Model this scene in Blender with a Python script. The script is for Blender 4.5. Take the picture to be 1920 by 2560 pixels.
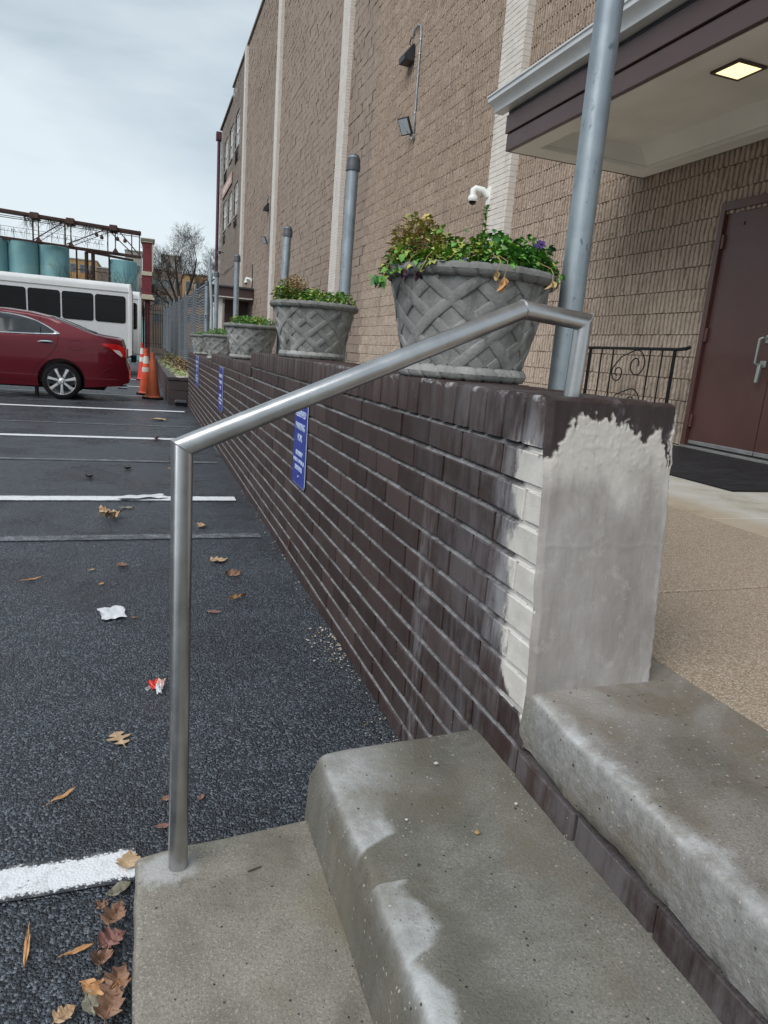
import bpy, math, random
import numpy as np
from mathutils import Vector, Matrix, noise as mnoise
for _o in list(bpy.data.objects): bpy.data.objects.remove(_o)
SC = bpy.context.scene
COL = SC.collection
S = 1.15                      # everything is laid out in camera-height units and scaled to metres at the end
random.seed(7); RNG = np.random.default_rng(7)
R_ = math.radians

# ------------------------------------------------------------------ camera, sky, sun, exposure
yaw, pitch, roll = R_(19.8), math.atan(391/1701), math.atan(.08)
Fw = Vector((math.sin(yaw)*math.cos(pitch), math.cos(yaw)*math.cos(pitch), -math.sin(pitch)))
_r0 = Vector((math.cos(yaw), -math.sin(yaw), 0)); _u0 = _r0.cross(Fw)
Rt = _r0*math.cos(roll)+_u0*math.sin(roll); Up = -_r0*math.sin(roll)+_u0*math.cos(roll)
cam = bpy.data.cameras.new('camera'); camo = bpy.data.objects.new('camera', cam); COL.objects.link(camo)
cam.sensor_fit = 'HORIZONTAL'; cam.sensor_width = 36; cam.lens = 36*1701/1920
cam.clip_start = .02; cam.clip_end = 3000
camo.matrix_world = Matrix(((Rt.x, Up.x, -Fw.x, 0), (Rt.y, Up.y, -Fw.y, 0), (Rt.z, Up.z, -Fw.z, 1.0*S), (0, 0, 0, 1)))
SC.camera = camo
SC.render.resolution_x, SC.render.resolution_y = 768, 1024
SC.view_settings.view_transform = 'Standard'; SC.view_settings.look = 'None'
SC.view_settings.gamma = 1; SC.view_settings.use_curve_mapping = False
SC.view_settings.exposure = 0.8
cy = SC.cycles; cy.max_bounces = 5; cy.diffuse_bounces = 4; cy.glossy_bounces = 3; cy.transmission_bounces = 2; cy.transparent_max_bounces = 4
cy.caustics_reflective = False; cy.caustics_refractive = False; cy.use_adaptive_sampling = True; cy.adaptive_threshold = .015; cy.use_denoising = True
SUN_EL, SUN_AZ = R_(46), R_(236)       # azimuth clockwise from +Y: behind the camera, to the left
w = bpy.data.worlds.new('World'); SC.world = w; w.use_nodes = True
nt = w.node_tree; nt.nodes.clear()
def _n(t, **k):
    n = nt.nodes.new(t)
    for a, b in k.items(): setattr(n, a, b)
    return n
out = _n('ShaderNodeOutputWorld'); bg = _n('ShaderNodeBackground'); sky = _n('ShaderNodeTexSky', sky_type='NISHITA')
sky.sun_disc = False; sky.sun_elevation = SUN_EL; sky.sun_rotation = SUN_AZ
tc = _n('ShaderNodeTexCoord'); mp = _n('ShaderNodeMapping'); mp.inputs['Scale'].default_value = (1.0, 1.0, 3.2)
n1 = _n('ShaderNodeTexNoise'); n1.inputs['Scale'].default_value = 1.7; n1.inputs['Detail'].default_value = 6; n1.inputs['Roughness'].default_value = .52
n1.inputs['Distortion'].default_value = .35
rp = _n('ShaderNodeValToRGB'); e = rp.color_ramp.elements
e[0].position = .34; e[0].color = (.235, .292, .330, 1); e[1].position = .66; e[1].color = (.475, .520, .540, 1)
skm = _n('ShaderNodeVectorMath', operation='SCALE'); skm.inputs['Scale'].default_value = .10
mx = _n('ShaderNodeMix', data_type='RGBA'); mx.inputs['Factor'].default_value = .86
L = nt.links.new
L(tc.outputs['Generated'], mp.inputs['Vector']); L(mp.outputs[0], n1.inputs['Vector']); L(n1.outputs['Fac'], rp.inputs['Fac'])
L(sky.outputs[0], skm.inputs[0]); L(skm.outputs[0], mx.inputs['A']); L(rp.outputs[0], mx.inputs['B'])
L(mx.outputs['Result'], bg.inputs['Color']); bg.inputs['Strength'].default_value = 1.0; L(bg.outputs[0], out.inputs['Surface'])
sl = bpy.data.lights.new('sun', 'SUN'); sl.energy = 1.5; sl.angle = R_(48); sl.color = (1, .985, .97)
so = bpy.data.objects.new('sun', sl); COL.objects.link(so)
sd = Vector((math.sin(SUN_AZ)*math.cos(SUN_EL), math.cos(SUN_AZ)*math.cos(SUN_EL), math.sin(SUN_EL)))
so.rotation_euler = sd.to_track_quat('Z', 'Y').to_euler(); so.location = (-8, -8, 20)

# ------------------------------------------------------------------ mesh helpers
class MB:
    def __init__(s): s.v = []; s.f = []; s.m = []; s.mi = 0
    def add(s, verts, faces):
        o = len(s.v); s.v.extend(tuple(map(float, p)) for p in verts)
        s.f.extend(tuple(o+i for i in f) for f in faces); s.m.extend([s.mi]*len(faces)); return s
    def box(s, lo, hi):
        x0, y0, z0 = lo; x1, y1, z1 = hi
        return s.add([(x0,y0,z0),(x1,y0,z0),(x1,y1,z0),(x0,y1,z0),(x0,y0,z1),(x1,y0,z1),(x1,y1,z1),(x0,y1,z1)],
                     [(0,3,2,1),(4,5,6,7),(0,1,5,4),(1,2,6,5),(2,3,7,6),(3,0,4,7)])
    def tube(s, pts, rad, n=8, closed=False, cap=True, flat=None):
        pts = [Vector(p) for p in pts]; m = len(pts)
        rads = rad if hasattr(rad, '__len__') else [rad]*m
        prev = None; rings = []
        for i, p in enumerate(pts):
            if closed: a = pts[(i+1) % m]-pts[i-1]
            elif i == 0: a = pts[1]-pts[0]
            elif i == m-1: a = pts[-1]-pts[-2]
            else: a = (pts[i+1]-p).normalized()+(p-pts[i-1]).normalized()
            if a.length < 1e-9: a = Vector((0,0,1))
            a.normalize()
            if prev is None:
                u = a.orthogonal().normalized()
                if abs(a.z) < .99: u = a.cross(Vector((0,0,1))).normalized()
            else:
                u = (prev-a*prev.dot(a))
                u = u.normalized() if u.length > 1e-6 else a.orthogonal().normalized()
            prev = u; v = a.cross(u)
            k = 1.0
            if 0 < i < m-1 and not closed:
                c = a.dot((p-pts[i-1]).normalized()); k = 1/max(c, .35)
            bend = None
            if k > 1.001:
                d1 = (p-pts[i-1]).normalized(); bend = (a-d1*a.dot(d1)); bend = (pts[i+1]-p).normalized()-d1; bend = (bend-a*bend.dot(a))
                bend = bend.normalized() if bend.length > 1e-6 else None
            ring = []
            for j in range(n):
                t = 2*math.pi*(j+.5)/n; q = u*math.cos(t)+v*math.sin(t)
                if flat: q = u*math.cos(t)*flat[0]+v*math.sin(t)*flat[1]
                if bend is not None: q = q+bend*q.dot(bend)*(k-1)
                ring.append(p+q*rads[i])
            rings.append(ring)
        o = len(s.v); s.v.extend(tuple(q) for r in rings for q in r); fs = []
        for i in range(m if closed else m-1):
            for j in range(n):
                a = i*n+j; b = i*n+(j+1) % n; c = ((i+1) % m)*n+(j+1) % n; d = ((i+1) % m)*n+j
                fs.append((o+a, o+b, o+c, o+d))
        if cap and not closed:
            fs.append(tuple(o+j for j in reversed(range(n)))); fs.append(tuple(o+(m-1)*n+j for j in range(n)))
        s.f.extend(fs); s.m.extend([s.mi]*len(fs)); return s
    def lathe(s, prof, n=32, c=(0,0,0), a0=0, a1=2*math.pi):
        o = len(s.v); full = abs(a1-a0-2*math.pi) < 1e-6; k = n if full else n+1
        for r, z in prof:
            for j in range(k):
                t = a0+(a1-a0)*j/n; s.v.append((c[0]+r*math.cos(t), c[1]+r*math.sin(t), c[2]+z))
        fs = []
        for i in range(len(prof)-1):
            for j in range(n):
                a = i*k+j; b = i*k+(j+1) % k
                fs.append((o+a, o+b, o+b+k, o+a+k))
        s.f.extend(fs); s.m.extend([s.mi]*len(fs)); return s
    def grid(s, P, flip=False):
        P = np.asarray(P, float); r, c = P.shape[:2]; o = len(s.v); s.v.extend(map(tuple, P.reshape(-1, 3)))
        fs = []
        for i in range(r-1):
            for j in range(c-1):
                q = (o+i*c+j, o+i*c+j+1, o+(i+1)*c+j+1, o+(i+1)*c+j); fs.append(q[::-1] if flip else q)
        s.f.extend(fs); s.m.extend([s.mi]*len(fs)); return s
    def prism(s, poly, axis, lo, hi):           # poly in the two other axes, extruded along axis
        def mk(p, h):
            if axis == 0: return (h, p[0], p[1])
            if axis == 1: return (p[0], h, p[1])
            return (p[0], p[1], h)
        n = len(poly); vs = [mk(p, lo) for p in poly]+[mk(p, hi) for p in poly]
        fs = [tuple(range(n)), tuple(reversed(range(n, 2*n)))]+[((i+1) % n, i, n+i, n+(i+1) % n) for i in range(n)]
        return s.add(vs, fs)
    def xf(s, M):
        s.v = [tuple(M @ Vector(p)) for p in s.v]; return s
    def mesh(s, name, mats, smooth=False, off=(0,0,0), recalc=True, auto=None):
        me = bpy.data.meshes.new(name)
        V = np.asarray(s.v, float)-np.asarray(off, float) if len(s.v) else np.zeros((0,3))
        me.from_pydata(V.tolist(), [], s.f)
        for m in (mats if isinstance(mats, (list, tuple)) else [mats]): me.materials.append(m)
        if max(s.m, default=0) > 0: me.polygons.foreach_set('material_index', s.m)
        if recalc:
            import bmesh
            bm = bmesh.new(); bm.from_mesh(me); bmesh.ops.recalc_face_normals(bm, faces=bm.faces); bm.to_mesh(me); bm.free()
        if smooth:
            me.polygons.foreach_set('use_smooth', [True]*len(me.polygons))
            if auto: me.set_sharp_from_angle(angle=R_(auto))
        me.update(); return me

def link(name, data, parent=None, loc=(0,0,0)):
    o = bpy.data.objects.new(name, data); COL.objects.link(o); o.location = loc
    if parent is not None: o.parent = parent
    return o
def base_of(p):
    l = Vector((0,0,0))
    while p is not None: l += Vector(p.location); p = p.parent
    return l
def obj(name, mb, mats, parent=None, smooth=False, auto=40, bevel=0, recalc=True, kind=None, label=None, org=None):
    """one mesh object; coordinates in mb are absolute, stored relative to the parent's base (or to org)"""
    pb = base_of(parent) if parent is not None else Vector((0,0,0))
    loc = Vector(org)-pb if org is not None else Vector((0,0,0))
    me = mb.mesh(name, mats, smooth, tuple(pb+loc), recalc, auto)
    o = link(name, me, parent, loc)
    if bevel:
        b = o.modifiers.new('bevel', 'BEVEL'); b.width = bevel; b.segments = 2; b.limit_method = 'ANGLE'; b.angle_limit = R_(35)
        if not smooth:
            me.polygons.foreach_set('use_smooth', [True]*len(me.polygons)); me.set_sharp_from_angle(angle=R_(40))
    if kind: o['kind'] = kind
    if label: o['label'] = label
    return o
def tag(o, label, cat, group=None):
    o['label'] = label; o['category'] = cat
    if group: o['group'] = group
    return o
def thing(name, label, cat, loc=(0,0,0), group=None):
    o = bpy.data.objects.new(name, None); COL.objects.link(o); o.location = loc; o.empty_display_size = .1
    return tag(o, label, cat, group)
def struct(o): o['kind'] = 'structure'; return o
def inst(name, me, parent, loc, rot=(0,0,0), scale=(1,1,1)):
    o = link(name, me, parent, loc); o.rotation_euler = rot; o.scale = scale; return o
def fbm(x, y=0., z=0., o=4): return mnoise.fractal(Vector((x, y, z)), 1.0, 2.0, o)
def gz(y): return -.011*max(0., min(y, 70)-4.5)      # the lot falls gently away from the steps
def lerp(a, b, t): return a+(b-a)*t
def sstep(a, b, x):
    t = min(1, max(0, (x-a)/(b-a))); return t*t*(3-2*t)

# ------------------------------------------------------------------ material helpers
class NT:
    def __init__(s, name):
        s.m = bpy.data.materials.new(name); s.m.use_nodes = True; s.t = s.m.node_tree
        s.b = s.t.nodes['Principled BSDF']; s._o = None; s._w = None
    def n(s, t, **k):
        nd = s.t.nodes.new(t)
        for a, b in k.items(): setattr(nd, a, b)
        return nd
    def set(s, inp, v):
        if hasattr(v, 'is_output'): s.t.links.new(v, inp)
        elif isinstance(v, (tuple, list)) and len(v) == 3 and inp.type == 'RGBA': inp.default_value = (*v, 1)
        else: inp.default_value = v
    def obj(s):
        if s._o is None: s._o = s.n('ShaderNodeTexCoord').outputs['Object']
        return s._o
    def world(s):
        if s._w is None:
            g = s.n('ShaderNodeNewGeometry'); v = s.n('ShaderNodeVectorMath', operation='SCALE'); v.inputs['Scale'].default_value = 1/S
            s.t.links.new(g.outputs['Position'], v.inputs[0]); s._w = v.outputs[0]
        return s._w
    def map(s, vec, scale=(1,1,1), loc=(0,0,0)):
        m = s.n('ShaderNodeMapping'); s.set(m.inputs['Vector'], vec); m.inputs['Scale'].default_value = scale; m.inputs['Location'].default_value = loc
        return m.outputs[0]
    def sep(s, vec):
        m = s.n('ShaderNodeSeparateXYZ'); s.set(m.inputs[0], vec); return m.outputs
    def noise(s, vec, scale=5, detail=4, rough=.55, dist=0, col=False):
        m = s.n('ShaderNodeTexNoise'); s.set(m.inputs['Vector'], vec); m.inputs['Scale'].default_value = scale
        m.inputs['Detail'].default_value = detail; m.inputs['Roughness'].default_value = rough; m.inputs['Distortion'].default_value = dist
        return m.outputs['Color' if col else 'Fac']
    def voro(s, vec, scale=5, feature='F1', out='Distance', rnd=1):
        m = s.n('ShaderNodeTexVoronoi', feature=feature); s.set(m.inputs['Vector'], vec); m.inputs['Scale'].default_value = scale
        m.inputs['Randomness'].default_value = rnd
        return m.outputs[out]
    def ramp(s, fac, stops, interp='LINEAR'):
        m = s.n('ShaderNodeValToRGB'); s.set(m.inputs[0], fac); r = m.color_ramp; r.interpolation = interp
        while len(r.elements) > len(stops): r.elements.remove(r.elements[-1])
        while len(r.elements) < len(stops): r.elements.new(.5)
        for el, (p, c) in zip(r.elements, stops):
            el.position = p; el.color = (c, c, c, 1) if not isinstance(c, (tuple, list)) else (*c, 1)
        return m.outputs[0]
    def step(s, x, lo, hi):           # smooth 0..1 as x goes lo..hi
        m = s.n('ShaderNodeMapRange', interpolation_type='SMOOTHSTEP'); s.set(m.inputs[0], x)
        m.inputs[1].default_value = lo; m.inputs[2].default_value = hi
        if lo > hi:
            m.inputs[1].default_value = hi; m.inputs[2].default_value = lo; m.inputs[3].default_value = 1; m.inputs[4].default_value = 0
        return m.outputs[0]
    def math(s, op, a, b=0., c=0.):
        m = s.n('ShaderNodeMath', operation=op); s.set(m.inputs[0], a); s.set(m.inputs[1], b)
        if len(m.inputs) > 2: s.set(m.inputs[2], c)
        return m.outputs[0]
    def mul(s, *a):
        r = a[0]
        for b in a[1:]: r = s.math('MULTIPLY', r, b)
        return r
    def mix(s, f, a, b, blend='MIX'):
        m = s.n('ShaderNodeMix', data_type='RGBA', blend_type=blend); s.set(m.inputs['Factor'], f); s.set(m.inputs['A'], a); s.set(m.inputs['B'], b)
        return m.outputs['Result']
    def rand(s): return s.n('ShaderNodeObjectInfo').outputs['Random']
    def attr(s, name, o='Color'): return s.n('ShaderNodeAttribute', attribute_name=name).outputs[o]
    def bump(s, h, strength=.3, dist=.01, normal=None):
        m = s.n('ShaderNodeBump'); s.set(m.inputs['Height'], h); m.inputs['Strength'].default_value = strength; m.inputs['Distance'].default_value = dist*S
        if normal is not None: s.set(m.inputs['Normal'], normal)
        return m.outputs[0]
    def fin(s, col=None, rough=None, metal=None, normal=None, spec=None, **k):
        if col is not None: s.set(s.b.inputs['Base Color'], col)
        if rough is not None: s.set(s.b.inputs['Roughness'], rough)
        if metal is not None: s.set(s.b.inputs['Metallic'], metal)
        if normal is not None: s.set(s.b.inputs['Normal'], normal)
        if spec is not None: s.set(s.b.inputs['Specular IOR Level'], spec)
        for a, b in k.items(): s.set(s.b.inputs[a], b)
        return s.m
def cellrand(t, y0, bl, z0=1.0, bc=.187):
    """one random number for each block of a running bond wall"""
    X, Y, Z = t.sep(t.world()); r = t.math('FLOOR', t.math('DIVIDE', t.math('SUBTRACT', Z, z0), bc))
    odd = t.math('MULTIPLY', t.math('FLOORED_MODULO', r, 2.0), .5)
    q = t.math('FLOOR', t.math('SUBTRACT', t.math('DIVIDE', t.math('SUBTRACT', Y, y0), bl), odd))
    c = t.n('ShaderNodeCombineXYZ'); t.set(c.inputs[0], q); t.set(c.inputs[1], r)
    w_ = t.n('ShaderNodeTexWhiteNoise', noise_dimensions='2D'); t.t.links.new(c.outputs[0], w_.inputs['Vector']); return w_.outputs['Value']
def simple(name, col, rough=.6, metal=0., var=.25, scale=6, bump=.15, bs=60, world=False, spec=None, dirt=None):
    """a plain surface: mottled colour, fine relief"""
    t = NT(name); p = t.world() if world else t.obj()
    a = t.noise(p, scale, 5); lo = tuple(c*(1-var) for c in col); hi = tuple(min(1, c*(1+var)) for c in col)
    c = t.ramp(a, [(.3, lo), (.7, hi)])
    if dirt: c = t.mix(t.step(t.noise(p, scale*.6, 6, .65), .52, .72), c, dirt)
    nb = t.bump(t.noise(p, bs, 3), bump, .004)
    return t.fin(c, t.ramp(t.noise(p, scale*2, 3), [(.3, max(0, rough-.08)), (.7, min(1, rough+.08))]), metal, nb, spec)
# ------------------------------------------------------------------ materials
def m_asphalt():
    t = NT('asphalt'); p = t.world(); X, Y, Z = t.sep(p)
    pd = t.n('ShaderNodeVectorMath', operation='ADD'); nz = t.noise(p, 60, 2, col=True)
    sc = t.n('ShaderNodeVectorMath', operation='SCALE'); t.set(sc.inputs[0], nz); sc.inputs['Scale'].default_value = .006
    t.set(pd.inputs[0], p); t.t.links.new(sc.outputs[0], pd.inputs[1]); q = pd.outputs[0]
    v = t.voro(q, 200, out='Distance'); vc = t.voro(q, 200, out='Color'); vs = t.sep(vc)[0]
    v2 = t.voro(q, 520, out='Distance')
    big = t.noise(p, .9, 5, .6); mid = t.noise(p, 5, 5, .6)
    c = t.ramp(vs, [(0, (.008, .009, .012)), (.45, (.024, .0295, .039)), (.78, (.066, .079, .099)), (1, (.165, .185, .21))])
    worn = t.mul(t.step(mid, .52, .68), t.step(big, .45, .62))
    c = t.mix(t.math('MULTIPLY', worn, .45), c, (.10, .108, .118))
    c = t.mix(t.mul(t.step(t.noise(p, 240, 2), .66, .74), t.step(mid, .45, .7)), c, (.30, .29, .27))
    wetm = t.step(t.noise(p, 1.3, 4, .6), .42, .6)
    c = t.mix(t.math('MULTIPLY', wetm, .3), c, (.014, .016, .020))
    oil = t.mul(t.step(t.noise(p, 3.1, 4, .6, .6), .66, .74), t.step(t.noise(p, 22, 3), .35, .6))
    c = t.mix(t.math('MULTIPLY', oil, .6), c, (.008, .009, .011))
    trk = t.step(t.noise(t.map(p, (.35, 2.6, 1)), 1, 4, .6), .52, .68)
    c = t.mix(t.math('MULTIPLY', trk, .22), c, (.085, .094, .106))
    h = t.math('ADD', t.math('MULTIPLY', v, -1.0), t.math('MULTIPLY', v2, -.35)); h = t.math('ADD', h, t.math('MULTIPLY', vs, .5))
    nb = t.bump(h, 1.0, .0042)
    rg = t.ramp(wetm, [(0, .44), (1, .26)])
    return t.fin(c, rg, 0, nb, .5)
def m_paint_line(name, wear_lo, wear_hi, col=(.72, .74, .76)):
    t = NT(name); p = t.world(); v = t.voro(p, 190); vs = t.sep(t.voro(p, 190, out='Color'))[0]
    wear = t.math('ADD', t.math('MULTIPLY', t.noise(p, 14, 5, .6), .7), t.math('MULTIPLY', t.math('ADD', vs, t.noise(p, 220, 2)), .22))
    wear = t.math('ADD', wear, t.math('MULTIPLY', v, .35))
    ed = t.math('SUBTRACT', 1.0, t.attr('edge', 'Fac'))
    wear = t.math('ADD', wear, t.mul(ed, t.math('ADD', .25, t.math('MULTIPLY', t.noise(p, 35, 4, .6), .6))))
    k = t.step(wear, wear_lo, wear_hi)
    c = t.mix(k, col, (.035, .037, .042))
    c = t.mix(t.math('MULTIPLY', t.step(t.noise(p, 30, 4), .5, .7), .3), c, (.3, .3, .3))
    return t.fin(c, .55, 0, t.bump(t.math('MULTIPLY', v, -1.), .4, .0025))
def m_concrete(name, col, kind):
    """kind 1: lower tread, 2: upper tread, 3: landing slab"""
    t = NT(name); p = t.world(); X, Y, Z = t.sep(p)
    nz = t.n('ShaderNodeNewGeometry'); nrm = t.sep(nz.outputs['Normal'])
    a = t.noise(p, 9, 6, .6); b = t.noise(p, 2.6, 5, .62, .4); fine = t.noise(p, 190, 3, .65)
    lo = tuple(c*.72 for c in col); hi = tuple(c*1.22 for c in col)
    c = t.ramp(a, [(.28, lo), (.72, hi)])
    c = t.mix(t.math('MULTIPLY', t.step(fine, .45, .62), .45), c, tuple(v*.55 for v in col))
    c = t.mix(t.math('MULTIPLY', t.step(t.noise(p, 330, 2, .7), .56, .66), .5), c, tuple(min(1, v*2.0) for v in col))
    damp = t.step(t.math('ADD', b, t.math('MULTIPLY', a, .35)), .60, .78)
    c = t.mix(t.math('MULTIPLY', damp, .68), c, tuple(v*.45 for v in (col[0]*1.02, col[1], col[2]*.9)))
    if kind >= 2:                                   # dry chalky nosing with a wandering edge, damp brown tread behind it
        n6 = t.math('SUBTRACT', t.noise(p, 16, 6, .65, .3), .5)
        if kind == 2:                               # outline of the dry patch along the tread
            yn = t.math('DIVIDE', t.math('SUBTRACT', Y, .5), .65)
            pts = [(.50, .335), (.551, .334), (.59, .343), (.613, .328), (.641, .318), (.655, .350), (.68, .366), (.72, .362), (.74, .342), (.757, .338), (.768, .350), (.774, .300), (.80, .296), (.836, .300), (.852, .335), (.865, .368), (.918, .370), (.967, .388), (1.023, .42), (1.09, .46), (1.14, .49)]
            xb = t.ramp(yn, [((a-.5)/.65, b) for a, b in pts])
            d_ = t.math('SUBTRACT', t.math('ADD', X, t.math('MULTIPLY', n6, .035)), xb)
            soft = t.step(Y, .86, .98)
            dry = t.math('ADD', t.math('MULTIPLY', t.step(d_, .012, -.009), t.math('SUBTRACT', 1., soft)), t.math('MULTIPLY', t.step(d_, .05, -.06), soft))
            dry = t.mul(dry, t.ramp(t.noise(p, 11, 5, .65), [(.3, .55), (.6, 1.)]), t.step(Z, .225, .256))
        else:
            w_ = t.math('ADD', X, t.math('MULTIPLY', n6, .10))
            dry = t.mul(t.step(w_, .685, .645), t.step(Z, .385, .432), t.ramp(t.noise(p, 22, 5, .7), [(.35, .25), (.58, 1.)]))
        c = t.mix(t.math('MULTIPLY', dry, .80), c, t.ramp(t.noise(p, 40, 5, .65), [(.3, (.33, .335, .33)), (.7, (.52, .53, .53))]))
    if kind == 3:                                   # pale leached rim where the plaster meets the slab
        c = t.mix(t.mul(t.step(Y, .7, 1.0), .35), c, (.50, .485, .46))
    # damp, rusty riser streaks: vertical faces carry dark run marks
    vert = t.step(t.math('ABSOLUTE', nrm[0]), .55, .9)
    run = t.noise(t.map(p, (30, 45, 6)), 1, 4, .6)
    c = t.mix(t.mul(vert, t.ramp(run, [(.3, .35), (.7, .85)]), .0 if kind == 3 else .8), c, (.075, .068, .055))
    if kind == 1:                                   # pale grout smeared round the post foot
        dx_ = t.math('MULTIPLY', t.math('SUBTRACT', X, .034), .8); dy_ = t.math('MULTIPLY', t.math('SUBTRACT', Y, 1.03), 1.05)
        rr_ = t.math('SQRT', t.math('ADD', t.math('MULTIPLY', dx_, dx_), t.math('MULTIPLY', dy_, dy_)))
        rr_ = t.math('ADD', rr_, t.math('MULTIPLY', t.math('SUBTRACT', t.noise(p, 30, 5, .65), .5), .055))
        c = t.mix(t.math('MULTIPLY', t.step(rr_, .050, .026), .75), c, (.42, .425, .42))
    if kind == 3:                                   # bare grey front face of the slab
        c = t.mix(t.mul(vert, .85), c, t.ramp(t.noise(p, 60, 5, .7), [(.3, (.15, .147, .137)), (.5, (.225, .222, .212)), (.7, (.29, .288, .28))]))
    brn = t.mul(t.step(t.noise(p, 3.7, 5, .6, .5), .46, .66), .72 if kind == 3 else .55)
    c = t.mix(brn, c, tuple(v*.62 for v in (col[0]*1.12, col[1], col[2]*.78)))
    # exposed pebbles
    vd = t.math('ADD', t.voro(p, 185), t.math('MULTIPLY', t.math('SUBTRACT', t.noise(p, 320, 2), .5), .5)); vcol = t.voro(p, 185, out='Color'); pv = t.sep(vcol)
    keep = t.step(pv[0], .955, .965)
    if kind == 1: keep = t.mul(t.step(pv[0], .80, .815), t.math('ADD', t.step(X, .06, -.02), .03))
    peb = t.mul(keep, t.step(vd, .42, .36), t.step(t.noise(p, 3.3, 3), .42, .5) if kind == 2 else 1.0)
    c = t.mix(t.math('MULTIPLY', peb, .55), c, t.ramp(pv[1], [(0, (.34, .28, .20)), (.5, (.50, .48, .44)), (1, (.42, .36, .30))]))
    # pin holes and black gum spots
    pit = t.math('MAXIMUM', t.mul(t.step(t.voro(p, 95), .22, .12), t.step(t.sep(t.voro(p, 95, out='Color'))[1], .93, .95)), t.mul(t.step(t.voro(p, 310), .40, .22), t.step(t.sep(t.voro(p, 310, out='Color'))[1], .935, .95), t.step(t.noise(p, 9, 3), .42, .58), .7))
    c = t.mix(t.math('MULTIPLY', pit, .85), c, (.02, .02, .02))
    gum = t.mul(t.step(t.voro(p, 24), .085, .055), t.step(t.sep(t.voro(p, 24, out='Color'))[1], .92, .94))
    c = t.mix(t.math('MULTIPLY', gum, .85), c, (.018, .018, .018))
    h = t.math('ADD', t.math('MULTIPLY', fine, .6), t.math('MULTIPLY', a, .8)); h = t.math('SUBTRACT', h, t.math('MULTIPLY', pit, 1.2)); h = t.math('ADD', h, t.math('MULTIPLY', peb, .5))
    nb = t.bump(h, .6, .0045)
    if kind == 3:
        nb = t.bump(t.mul(vert, t.noise(p, 90, 4, .7)), .5, .006, nb)
    return t.fin(c, t.ramp(damp, [(0, .82), (1, .55)]), 0, nb, .4)
def m_wall_brick():
    t = NT('brown_painted_brick'); p = t.world(); X, Y, Z = t.sep(p); rd = t.rand()
    st = t.noise(t.map(p, (38, 38, 7)), 1, 6, .68); fine = t.noise(p, 170, 3, .6); mid = t.noise(p, 16, 5, .6)
    c = t.ramp(rd, [(0, (.031, .0185, .017)), (.5, (.047, .030, .0275)), (1, (.068, .045, .041))])
    c = t.mix(t.math('MULTIPLY', t.step(mid, .4, .7), .35), c, (.072, .053, .050))
    c = t.mix(t.math('MULTIPLY', t.step(st, .52, .75), .22), c, (.085, .072, .073))
    # white bloom: streaks that thicken towards the plastered end
    near = t.step(Y, 1.75, 1.08)
    ef = t.mul(near, t.step(t.math('ADD', t.math('MULTIPLY', st, .55), t.math('MULTIPLY', t.noise(p, 5, 4, .6), .6)), .48, .72))
    c = t.mix(t.math('MULTIPLY', ef, .58), c, (.155, .146, .154))
    band = t.mul(t.step(t.math('ABSOLUTE', t.math('SUBTRACT', t.math('ADD', Y, t.math('MULTIPLY', t.math('SUBTRACT', mid, .5), .12)), 1.47)), .06, .01), t.step(st, .42, .6), t.step(Z, .75, .55))
    c = t.mix(t.math('MULTIPLY', band, .3), c, (.30, .29, .30))
    # white paint spatter
    sp = t.mul(t.step(t.voro(p, 150), .26, .16), t.step(t.sep(t.voro(p, 150, out='Color'))[0], .93, .95), t.step(t.noise(p, 4, 3), .44, .6))
    c = t.mix(t.math('MULTIPLY', sp, .85), c, (.5, .49, .47))
    # cream skim coat wrapping round from the end face, ragged edge
    rag = t.math('MULTIPLY', t.math('SUBTRACT', t.noise(t.map(p, (1, 1, .55)), 17, 6, .7), .5), .15)
    yb = t.math('ADD', Y, rag)
    zt = t.math('ADD', Z, t.math('MULTIPLY', t.math('SUBTRACT', t.noise(t.map(p, (1, 1, .3)), 26, 4, .6), .5), .13))
    ln = t.math('ADD', 1.062, t.math('MULTIPLY', t.math('SUBTRACT', Z, .6), .045))
    cream = t.mul(t.step(t.math('SUBTRACT', yb, ln), .022, -.006), t.step(zt, .862, .85), t.step(t.math('ADD', zt, t.math('MULTIPLY', Y, -.7)), -.32, -.30), t.step(Y, .90, .93))
    halo = t.mul(t.step(t.math('ADD', t.math('SUBTRACT', yb, ln), t.math('MULTIPLY', t.math('SUBTRACT', t.noise(t.map(p, (1, 1, .4)), 14, 5, .65), .5), .16)), .12, .0), t.step(zt, .92, .84), t.step(Z, .40, .5), t.step(st, .3, .6), t.step(Y, .9, .95))
    c = t.mix(t.math('MULTIPLY', halo, .62), c, (.38, .375, .39))
    c = t.mix(cream, c, t.ramp(t.noise(p, 22, 5, .6), [(.3, (.50, .47, .43)), (.7, (.63, .605, .565))]))
    chip = t.mul(t.step(t.math('ADD', Z, t.math('MULTIPLY', t.noise(p, 40, 4, .7), .03)), .955, .962), t.step(t.math('ADD', X, t.math('MULTIPLY', t.noise(p, 30, 4, .7), .03)), .672, .664), t.step(t.noise(p, 24, 5, .7), .48, .60), t.step(Y, 3.2, 1.4))
    c = t.mix(t.math('MULTIPLY', chip, .8), c, (.36, .35, .36))
    h = t.math('ADD', t.math('MULTIPLY', fine, .5), t.math('MULTIPLY', st, .2)); h = t.math('ADD', h, t.math('MULTIPLY', cream, .9))
    h = t.math('ADD', h, t.math('MULTIPLY', sp, .6))
    rg = t.math('ADD', t.math('MULTIPLY', cream, .3), t.ramp(mid, [(.3, .42), (.7, .62)]))
    return t.fin(c, rg, 0, t.bump(h, .4, .004), .25)
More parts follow.
